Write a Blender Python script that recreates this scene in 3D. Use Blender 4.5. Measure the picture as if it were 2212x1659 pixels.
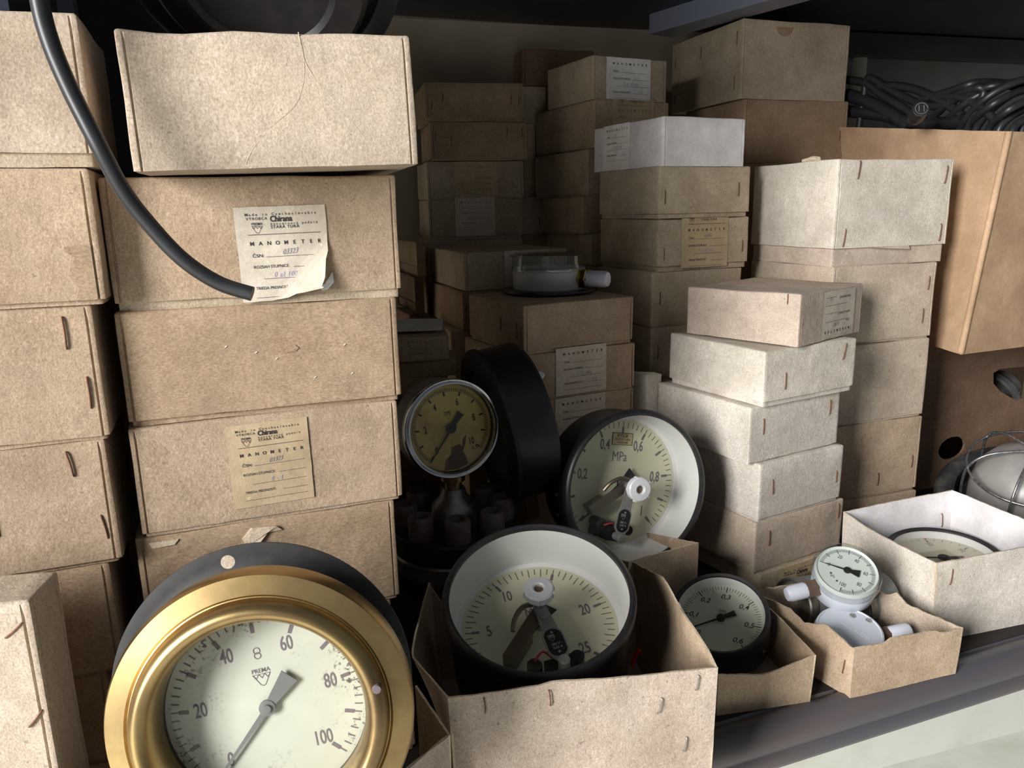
import bpy, bmesh, math, random
from mathutils import Vector, Matrix, noise
R_ = math.radians
scene = bpy.context.scene
for o in list(bpy.data.objects): bpy.data.objects.remove(o)
COL = scene.collection

# ------------------------------------------------------------------ camera
SHELF = 0.90                      # height of the shelf board above the floor
CAM = Vector((0, 0, SHELF + 0.436))
PITCH, ROLL, F = R_(13.0), R_(1.2), 1660 / 2212
fwd = Vector((0, math.cos(PITCH), -math.sin(PITCH)))
rt0 = Vector((1, 0, 0)); up0 = Vector((0, math.sin(PITCH), math.cos(PITCH)))
rt = rt0 * math.cos(ROLL) - up0 * math.sin(ROLL)
up = up0 * math.cos(ROLL) + rt0 * math.sin(ROLL)
cam = bpy.data.cameras.new('camera'); camo = bpy.data.objects.new('camera', cam); COL.objects.link(camo)
cam.sensor_width = 36; cam.lens = 36 * F; cam.clip_start = 0.01; cam.clip_end = 60
M = Matrix((rt, up, -fwd)).transposed().to_4x4(); M.translation = CAM
camo.matrix_world = M
scene.camera = camo

# ------------------------------------------------------------------ light
scene.view_settings.view_transform = 'Standard'; scene.view_settings.look = 'None'
scene.view_settings.gamma = 1.0; scene.view_settings.exposure = 0.12
w = bpy.data.worlds.new('room_light'); scene.world = w; w.use_nodes = True
w.node_tree.nodes['Background'].inputs[0].default_value = (0.88, 0.94, 1.0, 1)
w.node_tree.nodes['Background'].inputs[1].default_value = 0.13
def area(name, loc, target, sx, sy, power, col):
    l = bpy.data.lights.new(name, 'AREA'); l.shape = 'RECTANGLE'; l.size = sx; l.size_y = sy
    l.energy = power; l.color = col
    o = bpy.data.objects.new(name, l); COL.objects.link(o); o.location = loc
    o.rotation_euler = (Vector(target) - Vector(loc)).to_track_quat('-Z', 'Y').to_euler()
    return o
area('window_daylight', (-2.80, -2.55, SHELF + 1.42), (0.15, 0.7, SHELF + 0.20), 1.30, 2.1, 375, (1.0, 0.985, 0.96))

# ------------------------------------------------------------------ measuring helpers (pixel of the photograph -> place)
def ray(px, py):
    return rt * ((px - 1106) / 1660) + up * ((829.5 - py) / 1660) + fwd
def atY(px, py, Y):
    r = ray(px, py); return CAM + r * (Y / r.y)
def atZ(px, py, z):
    r = ray(px, py); return CAM + r * ((z - CAM.z) / r.z)
def rowz(x, y, py):               # height on the vertical line x,y that shows at row py
    v = (829.5 - py) / 1660; p = Vector((x, y, 0)) - Vector((CAM.x, CAM.y, 0))
    # (p + z k).up = v (p + z k).fwd
    return CAM.z + (v * p.dot(fwd) - p.dot(up)) / (up.z - v * fwd.z)
def reach(P, d, px):              # distance from P along d until column px
    u = (px - 1106) / 1660; q = P - CAM
    return (u * q.dot(fwd) - q.dot(rt)) / (d.dot(rt) - u * d.dot(fwd))

# ------------------------------------------------------------------ materials
MATS = {}
def newmat(name):
    m = bpy.data.materials.new(name); m.use_nodes = True; MATS[name] = m
    nt = m.node_tree; return m, nt, nt.nodes['Principled BSDF']
def nd(nt, t, **k):
    n = nt.nodes.new(t)
    for a, b in k.items():
        if a.startswith('i_'): n.inputs[a[2:].replace('_', ' ')].default_value = b
        else: setattr(n, a, b)
    return n
def ramp(nt, src, a, b, ca=(0, 0, 0, 1), cb=(1, 1, 1, 1)):
    r = nt.nodes.new('ShaderNodeValToRGB'); r.color_ramp.elements[0].position = a; r.color_ramp.elements[1].position = b
    r.color_ramp.elements[0].color = ca; r.color_ramp.elements[1].color = cb
    nt.links.new(src, r.inputs[0]); return r.outputs[0]
def mix(nt, fac, a, b, mode='MIX'):
    n = nt.nodes.new('ShaderNodeMix'); n.data_type = 'RGBA'; n.blend_type = mode
    for s, v in ((0, fac), (6, a), (7, b)):
        if hasattr(v, 'links') or hasattr(v, 'is_linked'): nt.links.new(v, n.inputs[s])
        elif s == 0: n.inputs[0].default_value = v
        else: n.inputs[s].default_value = (*v[:3], 1)
    return n.outputs[2]
def card(name, col, stain=(0.55, 0.42, 0.30), stain_amt=0.5, speck=0.6, fibre=(1, 1, .75), rough=0.92, bump=0.5, grain=.8):
    m, nt, b = newmat(name)
    tc = nd(nt, 'ShaderNodeTexCoord'); oi = nd(nt, 'ShaderNodeObjectInfo')
    mp = nd(nt, 'ShaderNodeMapping'); cmb = nd(nt, 'ShaderNodeVectorMath', operation='SCALE')
    cmb.inputs[0].default_value = (7.3, 3.1, 5.7); nt.links.new(oi.outputs['Random'], cmb.inputs['Scale'])
    nt.links.new(cmb.outputs[0], mp.inputs['Location']); nt.links.new(tc.outputs['Object'], mp.inputs['Vector'])
    V = mp.outputs[0]
    def nz(scale, det=4, vec=V, rgh=.55):
        n = nd(nt, 'ShaderNodeTexNoise'); n.inputs['Scale'].default_value = scale; n.inputs['Detail'].default_value = det
        n.inputs['Roughness'].default_value = rgh; nt.links.new(vec, n.inputs['Vector']); return n.outputs['Fac']
    m2 = nd(nt, 'ShaderNodeMapping'); m2.inputs['Scale'].default_value = fibre; nt.links.new(V, m2.inputs['Vector'])
    c = tuple(col)
    dark = tuple(x * y for x, y in zip(c, stain)); lite = tuple(min(1, x * 1.12 + .015) for x in c)
    big = ramp(nt, nz(16, 5), .35, .68)
    col1 = mix(nt, big, tuple(x * .90 for x in c), lite)
    bl = ramp(nt, nz(55, 4, rgh=.7), .40, .66, (.90, .89, .87, 1), (1.05, 1.05, 1.05, 1)); col1 = mix(nt, .8, col1, bl, 'MULTIPLY')
    st = ramp(nt, nz(9, 6, rgh=.65), .52, .78, (0, 0, 0, 1), (stain_amt, stain_amt, stain_amt, 1))
    col2 = mix(nt, st, col1, dark)
    f1 = ramp(nt, nz(1000, 3, m2.outputs[0], .65), .32, .68, (.66, .64, .62, 1), (1.24, 1.24, 1.24, 1))
    f2 = ramp(nt, nz(300, 3, m2.outputs[0]), .35, .65, (.92, .91, .90, 1), (1.05, 1.05, 1.05, 1))
    col3 = mix(nt, grain, mix(nt, grain, col2, f1, 'MULTIPLY'), f2, 'MULTIPLY')
    sp = ramp(nt, nz(330, 2, rgh=.3), .72, .76, (0, 0, 0, 1), (speck, speck, speck, 1))
    col4 = mix(nt, sp, col3, tuple(x * .45 for x in c))
    sp2 = ramp(nt, nz(190, 2, rgh=.3), .75, .79, (0, 0, 0, 1), (.5, .5, .5, 1))
    col5 = mix(nt, sp2, col4, tuple(min(1, x * 1.45) for x in c))
    nt.links.new(col5, b.inputs['Base Color']); b.inputs['Roughness'].default_value = rough
    b.inputs['Specular IOR Level'].default_value = .25
    bp = nd(nt, 'ShaderNodeBump'); bp.inputs['Strength'].default_value = bump; bp.inputs['Distance'].default_value = .0006
    nt.links.new(nz(420, 5, m2.outputs[0]), bp.inputs['Height'])
    b2 = nd(nt, 'ShaderNodeBump'); b2.inputs['Strength'].default_value = .35; b2.inputs['Distance'].default_value = .003
    nt.links.new(nz(38, 4), b2.inputs['Height']); nt.links.new(bp.outputs[0], b2.inputs['Normal'])
    nt.links.new(b2.outputs[0], b.inputs['Normal'])
    return m
def plain(name, col, rough=.5, metal=0., spec=.5, noise_scale=0, noise_amt=.3, col2=None, lo=.4, hi=.7, bump=0, coat=0, nsc=(1, 1, 1)):
    m, nt, b = newmat(name)
    b.inputs['Base Color'].default_value = (*col, 1); b.inputs['Roughness'].default_value = rough
    b.inputs['Metallic'].default_value = metal; b.inputs['Specular IOR Level'].default_value = spec
    b.inputs['Coat Weight'].default_value = coat
    if noise_scale:
        tc = nd(nt, 'ShaderNodeTexCoord'); mp = nd(nt, 'ShaderNodeMapping'); mp.inputs['Scale'].default_value = nsc
        nt.links.new(tc.outputs['Object'], mp.inputs[0])
        n = nd(nt, 'ShaderNodeTexNoise'); n.inputs['Scale'].default_value = noise_scale; n.inputs['Detail'].default_value = 6
        n.inputs['Roughness'].default_value = .6
        nt.links.new(mp.outputs[0], n.inputs['Vector'])
        c2 = col2 or tuple(x * (1 - noise_amt) for x in col)
        nt.links.new(mix(nt, ramp(nt, n.outputs['Fac'], lo, hi), col, c2), b.inputs['Base Color'])
        if bump:
            bp = nd(nt, 'ShaderNodeBump'); bp.inputs['Strength'].default_value = bump; bp.inputs['Distance'].default_value = .001
            nt.links.new(n.outputs['Fac'], bp.inputs['Height']); nt.links.new(bp.outputs[0], b.inputs['Normal'])
    return m
def glass(name, tint=(1, 1, 1), ior=1.45, extra=0.0, rough=.02):
    m, nt, b = newmat(name); nt.nodes.remove(b); out = nt.nodes['Material Output']
    t = nd(nt, 'ShaderNodeBsdfTransparent'); t.inputs[0].default_value = (*tint, 1)
    g = nd(nt, 'ShaderNodeBsdfGlossy'); g.inputs['Roughness'].default_value = rough
    fr = nd(nt, 'ShaderNodeFresnel'); ge = nd(nt, 'ShaderNodeNewGeometry')      # a thin pane: both of its sides face air
    mr = nd(nt, 'ShaderNodeMapRange'); mr.inputs[3].default_value = ior; mr.inputs[4].default_value = 1 / ior
    nt.links.new(ge.outputs['Backfacing'], mr.inputs[0]); nt.links.new(mr.outputs[0], fr.inputs['IOR'])
    ad = nd(nt, 'ShaderNodeMath', operation='ADD'); ad.inputs[1].default_value = extra; nt.links.new(fr.outputs[0], ad.inputs[0])
    mx = nd(nt, 'ShaderNodeMixShader'); nt.links.new(ad.outputs[0], mx.inputs[0]); nt.links.new(t.outputs[0], mx.inputs[1])
    nt.links.new(g.outputs[0], mx.inputs[2]); nt.links.new(mx.outputs[0], out.inputs[0]); return m

TAN = card('tan_card', (.455, .345, .245), stain_amt=.6, stain=(.68, .58, .50))
TAN2 = card('tan_brown_card', (.40, .292, .196), fibre=(.5, 1, 1.0))
SAND = card('sand_card', (.505, .42, .335), stain_amt=.9, stain=(.72, .64, .60))
GREYTAN = card('grey_tan_card', (.47, .385, .285), stain_amt=.55)
PALE = card('pale_grey_card', (.65, .595, .52), stain_amt=.45, stain=(.62, .55, .46))
PALE2 = card('pale_dusty_card', (.64, .59, .53), stain_amt=.8, stain=(.60, .50, .42))
PINK = card('pink_grey_card', (.53, .44, .37), speck=.8)
WHITE = card('white_card', (.74, .72, .74), stain=(.75, .70, .68), stain_amt=.4, speck=.1, bump=.2, rough=.75, grain=.3)
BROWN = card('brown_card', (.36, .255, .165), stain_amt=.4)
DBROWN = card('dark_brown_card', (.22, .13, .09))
KRAFT = card('kraft_board', (.46, .305, .19), stain_amt=.2, speck=.1, bump=.2, fibre=(1, 1, .6), rough=.7, grain=.4)
KRAFT_SHADE = card('kraft_board_shaded', (.20, .122, .078), stain_amt=.2, speck=.1, bump=.2, rough=.75)  # kraft board with the lower carton's shadow put into its colour
EDGE = card('torn_board_edge', (.66, .56, .42), speck=.2)
PAPER = card('cream_paper', (.63, .565, .48), stain_amt=.35, stain=(.75, .66, .52), speck=.15, bump=.15, rough=.8, grain=.3)
YPAPER = card('yellowed_paper', (.50, .39, .25), stain_amt=.45, stain=(.75, .62, .45), speck=.2, bump=.15, rough=.8, grain=.3)
WPAPER = card('white_paper', (.78, .77, .75), stain_amt=.2, speck=.05, bump=.1, rough=.8, grain=.2)
INK = plain('black_ink', (.035, .03, .035), .7)
INKF = plain('faded_ink', (.16, .13, .15), .8)
PEN = plain('grey_pen', (.25, .24, .30), .8)
VIOLET = plain('violet_stamp', (.42, .36, .55), .8)
RUST = plain('rusty_staple', (.22, .09, .05), .75, .3, noise_scale=300, col2=(.10, .07, .06))
STEELW = plain('grey_wire', (.30, .29, .28), .5, .8)
BLACK = plain('black_enamel', (.012, .012, .015), .38, 0, .5, noise_scale=60, col2=(.022, .021, .022))
BLACKM = plain('black_matt', (.016, .016, .018), .55, 0, .4, noise_scale=90, col2=(.028, .027, .026), bump=.1)
RUBBER = plain('black_rubber', (.016, .017, .020), .42, 0, .5, noise_scale=30, col2=(.035, .036, .04), lo=.5, hi=.85, bump=.2, nsc=(1, 1, .3))
RUBBERD = plain('dusty_rubber', (.022, .022, .025), .6, 0, .4, noise_scale=25, col2=(.11, .10, .085), lo=.5, hi=.8)
BRASS = plain('aged_brass', (.47, .335, .15), .36, 1.0, noise_scale=26, col2=(.25, .17, .095), lo=.38, hi=.78, bump=.08)
BRASS2 = plain('bright_brass', (.62, .42, .10), .22, 1.0)
CHROME = plain('worn_chrome', (.62, .63, .65), .22, 1.0, noise_scale=120, col2=(.32, .32, .33), lo=.55, hi=.8)
STEEL = plain('dull_steel', (.32, .32, .32), .42, .9, noise_scale=40, col2=(.18, .17, .16))
RUSTY = plain('rusty_steel', (.17, .10, .078), .62, .3, noise_scale=60, col2=(.17, .18, .21), lo=.45, hi=.65, bump=.5)
GREYP = plain('grey_painted_metal', (.30, .30, .29), .5, noise_scale=30, col2=(.17, .17, .165))
GREYG = plain('grey_green_metal', (.22, .245, .24), .5, noise_scale=40, col2=(.15, .16, .155))
WPLAS = plain('white_plastic', (.72, .73, .75), .38, noise_scale=50, col2=(.62, .62, .63), lo=.5, hi=.8)
WBLUE = plain('blue_white_plastic', (.60, .63, .70), .35)
CAPW = plain('translucent_cap', (.70, .72, .82), .35); CAPW.node_tree.nodes['Principled BSDF'].inputs['Subsurface Weight'].default_value = .2
CAPW.node_tree.nodes['Principled BSDF'].inputs['Subsurface Radius'].default_value = (.004, .004, .004)
IVORY = plain('ivory_enamel', (.74, .74, .735), .30, noise_scale=14, col2=(.66, .66, .63), lo=.5, hi=.8)
DIALC = plain('cream_dial', (.60, .585, .43), .5, noise_scale=20, col2=(.55, .54, .40))
DIALW = plain('white_dial', (.76, .79, .77), .45)
DIALG = plain('grey_green_dial', (.60, .62, .52), .5)
DIALY = plain('yellowed_dial', (.66, .50, .16), .45, noise_scale=26, col2=(.36, .20, .07), lo=.48, hi=.75)
GLASS = glass('gauge_glass', (.97, .97, .95)); PERSPEX = glass('clear_plastic', (.88, .90, .88), 1.45, .05, .06)
DUSTYG = glass('dusty_glass', (.80, .80, .76), 1.45, .08, .35)
HEX = plain('brown_fitting', (.20, .13, .095), .45, .5)
WIREC = plain('galvanised_wire', (.45, .47, .50), .35, .9, noise_scale=200, col2=(.15, .15, .16))
REDW = plain('red_wire', (.45, .02, .02), .4)
def dirty_dial():
    m, nt, b = newmat('spotted_dial')
    tc = nd(nt, 'ShaderNodeTexCoord')
    def nz(s, det, r=.6, vec=None):
        n = nd(nt, 'ShaderNodeTexNoise'); n.inputs['Scale'].default_value = s; n.inputs['Detail'].default_value = det
        n.inputs['Roughness'].default_value = r; nt.links.new(tc.outputs['Object'], n.inputs['Vector']); return n.outputs['Fac']
    big = ramp(nt, nz(16, 3), .35, .7)
    c1 = mix(nt, big, (.47, .49, .43), (.56, .575, .50))
    ln = nd(nt, 'ShaderNodeVectorMath', operation='LENGTH'); nt.links.new(tc.outputs['Object'], ln.inputs[0])
    rim = nd(nt, 'ShaderNodeMapRange'); rim.inputs[1].default_value = .028; rim.inputs[2].default_value = .052; nt.links.new(ln.outputs['Value'], rim.inputs[0])
    fine = ramp(nt, nz(420, 3, .7), .54, .60)
    patch = ramp(nt, nz(40, 4), .46, .60)
    f = nd(nt, 'ShaderNodeMath', operation='MULTIPLY'); nt.links.new(fine, f.inputs[0]); nt.links.new(patch, f.inputs[1])
    f2 = nd(nt, 'ShaderNodeMath', operation='MULTIPLY'); nt.links.new(f.outputs[0], f2.inputs[0]); nt.links.new(rim.outputs[0], f2.inputs[1])
    c2 = mix(nt, f2.outputs[0], c1, (.06, .06, .055))
    nt.links.new(c2, b.inputs['Base Color']); b.inputs['Roughness'].default_value = .5
    return m
DIALD = dirty_dial()

# ------------------------------------------------------------------ mesh helpers
def link_mesh(name, verts, faces, mats, parent=None, smooth=True, ang=35, midx=None, fix=True):
    me = bpy.data.meshes.new(name); me.from_pydata([tuple(v) for v in verts], [], faces)
    for m in mats: me.materials.append(m)
    if midx: me.polygons.foreach_set('material_index', midx)
    if fix:
        bm = bmesh.new(); bm.from_mesh(me); bmesh.ops.recalc_face_normals(bm, faces=bm.faces); bm.to_mesh(me); bm.free()
    if smooth:
        me.polygons.foreach_set('use_smooth', [True] * len(me.polygons)); me.set_sharp_from_angle(angle=R_(ang))
    me.update()
    o = bpy.data.objects.new(name, me); COL.objects.link(o)
    if parent: o.parent = parent
    return o
class MB:
    def __init__(s): s.v = []; s.f = []; s.m = []
    def add(s, vs, fs, mi=0, T=None):
        k = len(s.v); s.v += [(T @ Vector(v)) if T else Vector(v) for v in vs]
        s.f += [tuple(i + k for i in f) for f in fs]; s.m += [mi] * len(fs); return s
    def box(s, a, b, mi=0, T=None):
        x0, y0, z0 = a; x1, y1, z1 = b
        return s.add([(x0, y0, z0), (x1, y0, z0), (x1, y1, z0), (x0, y1, z0), (x0, y0, z1), (x1, y0, z1), (x1, y1, z1), (x0, y1, z1)],
              [(0, 3, 2, 1), (4, 5, 6, 7), (0, 1, 5, 4), (1, 2, 6, 5), (2, 3, 7, 6), (3, 0, 4, 7)], mi, T)
    def lathe(s, prof, seg=64, mi=0, T=None, a0=0, a1=360):
        full = abs(a1 - a0) >= 360; n = seg if full else seg + 1; vs = []; fs = []
        for r, z in prof:
            for i in range(n):
                a = R_(a0 + (a1 - a0) * i / seg); vs.append((r * math.cos(a), r * math.sin(a), z))
        for j in range(len(prof) - 1):
            for i in range(seg):
                i2 = (i + 1) % n
                if prof[j][0] == 0 and prof[j + 1][0] == 0: continue
                fs.append((j * n + i, j * n + i2, (j + 1) * n + i2, (j + 1) * n + i))
        return s.add(vs, fs, mi, T)
    def disc(s, r, z, seg=64, mi=0, T=None):
        return s.add([(r * math.cos(2 * math.pi * i / seg), r * math.sin(2 * math.pi * i / seg), z) for i in range(seg)], [tuple(range(seg))], mi, T)
    def tube(s, pts, r, seg=8, mi=0, T=None, sub=6, cap=True):
        P = [Vector(p) for p in pts]
        if sub > 1 and len(P) > 2:
            Q = []
            for i in range(len(P) - 1):
                p0 = P[max(i - 1, 0)]; p1 = P[i]; p2 = P[i + 1]; p3 = P[min(i + 2, len(P) - 1)]
                for k in range(sub):
                    t = k / sub
                    Q.append(.5 * ((2 * p1) + (p2 - p0) * t + (2 * p0 - 5 * p1 + 4 * p2 - p3) * t * t + (3 * p1 - p0 - 3 * p2 + p3) * t ** 3))
            Q.append(P[-1]); P = Q
        n = len(P); rs = r if isinstance(r, (list, tuple)) else [r, r]
        nrm = None; vs = []
        for i, p in enumerate(P):
            t = (P[min(i + 1, n - 1)] - P[max(i - 1, 0)]).normalized()
            if nrm is None: nrm = t.orthogonal().normalized()
            nrm = (nrm - t * nrm.dot(t)).normalized(); b = t.cross(nrm)
            rr = rs[0] + (rs[-1] - rs[0]) * i / (n - 1)
            for k in range(seg):
                a = 2 * math.pi * k / seg; vs.append(p + (nrm * math.cos(a) + b * math.sin(a)) * rr)
        fs = [(i * seg + k, i * seg + (k + 1) % seg, (i + 1) * seg + (k + 1) % seg, (i + 1) * seg + k) for i in range(n - 1) for k in range(seg)]
        if cap: fs += [tuple(reversed(range(seg))), tuple(range((n - 1) * seg, n * seg))]
        return s.add(vs, fs, mi, T)
    def prism(s, pts, z0, z1, mi=0, T=None):
        n = len(pts)
        return s.add([(x, y, z0) for x, y in pts] + [(x, y, z1) for x, y in pts],
              [tuple(reversed(range(n))), tuple(range(n, 2 * n))] + [(i, (i + 1) % n, n + (i + 1) % n, n + i) for i in range(n)], mi, T)
    def stroke(s, pts, w, z=0, mi=0, T=None):
        for a, b in zip(pts[:-1], pts[1:]):
            a = Vector(a); b = Vector(b); d = (b - a)
            if d.length < 1e-9: continue
            d.normalize(); q = Vector((-d.y, d.x)) * w / 2; a = a - d * w * .3; b = b + d * w * .3
            s.add([(*(a - q), z), (*(b - q), z), (*(b + q), z), (*(a + q), z)], [(0, 1, 2, 3)], mi, T)
        return s
    def text(s, body, size, x=0, y=0, z=0, rot=0, sx=1, mi=0, T=None, align='CENTER', shear=0, space=1, bold=0):
        vs, fs = glyphs(body, align, shear, space, bold)
        c, d = math.cos(R_(rot)), math.sin(R_(rot))
        return s.add([(x + (a * sx * c - b * d) * size, y + (a * sx * d + b * c) * size, z) for a, b in vs], fs, mi, T)
    def build(s, name, mats, parent=None, smooth=True, ang=35, fix=True):
        return link_mesh(name, s.v, s.f, mats if isinstance(mats, (list, tuple)) else [mats], parent, smooth, ang, s.m, fix)
GC = {}
def glyphs(body, align, shear, space, bold):
    k = (body, align, shear, space, bold)
    if k in GC: return GC[k]
    c = bpy.data.curves.new('t', 'FONT'); c.body = body; c.size = 1; c.align_x = align; c.align_y = 'CENTER'
    c.shear = shear; c.space_character = space; c.offset = bold; c.resolution_u = 3
    o = bpy.data.objects.new('t', c); COL.objects.link(o)
    me = bpy.data.meshes.new_from_object(o.evaluated_get(bpy.context.evaluated_depsgraph_get()))
    r = ([(v.co.x, v.co.y) for v in me.vertices], [tuple(p.vertices) for p in me.polygons])
    bpy.data.objects.remove(o); bpy.data.meshes.remove(me); bpy.data.curves.remove(c)
    GC[k] = r; return r
def logo(mb, x, y, s, mi, T=None, z=0, name=True):
    if name: mb.text('PREMA', s * .36, x, y + s * .44, z, sx=.95, mi=mi, T=T, bold=.01)
    w = s * .035; h = s * .24
    mb.stroke([(x - s * .5, y + h), (x + s * .5, y + h)], w, z, mi, T)
    for k in (-1, 0, 1):
        cx = x + k * s * .33
        mb.stroke([(cx - s * .16, y + h), (cx, y), (cx + s * .16, y + h)], w, z, mi, T)
    mb.stroke([(x - s * .5, y + h), (x - s * .14, y - s * .38), (x, y - s * .46), (x + s * .14, y - s * .38), (x + s * .5, y + h)], w, z, mi, T)
def empty(name, loc=(0, 0, 0), rz=0, mat=None):
    o = bpy.data.objects.new(name, None); COL.objects.link(o); o.empty_display_size = .02
    if mat: o.matrix_world = mat
    else: o.location = loc; o.rotation_euler = (0, 0, rz)
    return o
def tag(o, label, cat, group=None, kind=None):
    if label: o['label'] = label
    if cat: o['category'] = cat
    if group: o['group'] = group
    if kind: o['kind'] = kind
    return o
def struct(o): o['kind'] = 'structure'; return o

# ------------------------------------------------------------------ the closed cardboard box
SEED = [0]
def make_loft(name, w, l, z0, z1, mat, parent, seed, r=.0016, groove='F', amp=.0009, inset=0, sag=.0015, rag=.0007):
    rnd = random.Random(seed); so = Vector((seed * 3.17, seed * 1.91, seed * .77))
    a, b, c, d = inset, inset, w - inset, l - inset
    cs = [(a, b), (c, b), (c, d), (a, d)]; per = []
    for i in range(4):
        p = Vector(cs[i]); q = Vector(cs[(i + 1) % 4]); t = (q - p); L = t.length; t.normalize(); n = Vector((t.y, -t.x))
        pn = Vector((-t.x, -t.y)); nprev = Vector((-n.y, n.x)) if False else None
        g = 'FRBL'[i] in groove
        ss = [(r, 0)]
        if g: ss += [(.0032, 0), (.0036, .0013), (.0043, .0013), (.0048, 0)]
        k = max(3, int(L / .014))
        lo, hi = (.008, L - .008) if g else (.004, L - .004)
        ss += [(lo + (hi - lo) * j / k, 0) for j in range(k + 1)]
        if g: ss += [(L - .0048, 0), (L - .0043, .0013), (L - .0036, .0013), (L - .0032, 0)]
        ss += [(L - r, 0)]
        for s_, dep in ss: per.append((p + t * s_, n, dep))
        per.append((q - t * r * .29 + n * -r * .29, (n + t).normalized(), 0))
    N = len(per); H = z1 - z0; verts = []; faces = []
    def disp(x, y, z):
        v = Vector((x, y, z))
        return amp * (noise.noise(v * 13 + so) * 1.1 + noise.noise(v * 45 + so) * .45)
    zs = [0] + [H * k / max(2, int(H / .012)) for k in range(1, max(2, int(H / .012)))] + [H - r, H - r * .35, H]
    ins = [0] * (len(zs) - 2) + [r * .35, r * 1.1]
    for li, (zz, iv) in enumerate(zip(zs, ins)):
        for (p, n, dep) in per:
            q = p - n * (iv + dep * (1 if zz < H - r else 0))
            dz = 0
            if li == 0: dz = rag * noise.noise(Vector((q.x * 90, q.y * 90, seed)))
            topd = sag * noise.noise(Vector((q.x * 18, q.y * 18, seed * 2.3))) * (zz / H)
            dd = disp(q.x, q.y, zz)
            q = q + n * dd
            verts.append((q.x, q.y, z0 + zz + dz + (topd if zz > 0 else 0)))
    for li in range(len(zs) - 1):
        for i in range(N):
            j = (i + 1) % N; faces.append((li * N + i, li * N + j, (li + 1) * N + j, (li + 1) * N + i))
    cx, cy = w / 2, l / 2; base = (len(zs) - 1) * N
    for k, sc in enumerate((.86, .6, .3)):
        s0 = len(verts)
        for (p, n, dep) in per:
            x = cx + (p.x - cx) * sc; y = cy + (p.y - cy) * sc
            verts.append((x, y, z1 + sag * (noise.noise(Vector((x * 18, y * 18, seed * 2.3))) - .45 * (1 - sc))))
        for i in range(N):
            j = (i + 1) % N; faces.append((base + i, base + j, s0 + j, s0 + i))
        base = s0
    verts.append((cx, cy, z1 - sag * .5)); faces += [(base + i, base + (i + 1) % N, len(verts) - 1) for i in range(N)]
    faces.append(tuple(reversed(range(N))))
    o = link_mesh(name, verts, faces, [mat], parent, ang=38)
    return o, disp
def face_mat(face, w, l):         # label frame on a side of the box: X right, Y up, Z outward
    if face == 'F': return Matrix(((1, 0, 0, 0), (0, 0, -1, 0), (0, 1, 0, 0), (0, 0, 0, 1)))
    if face == 'L': return Matrix(((0, 0, -1, 0), (-1, 0, 0, l), (0, 1, 0, 0), (0, 0, 0, 1)))
    if face == 'T': return Matrix(((1, 0, 0, 0), (0, 1, 0, 0), (0, 0, 1, 0), (0, 0, 0, 1)))
PRINT = dict(full=(0, 1.0))
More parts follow.
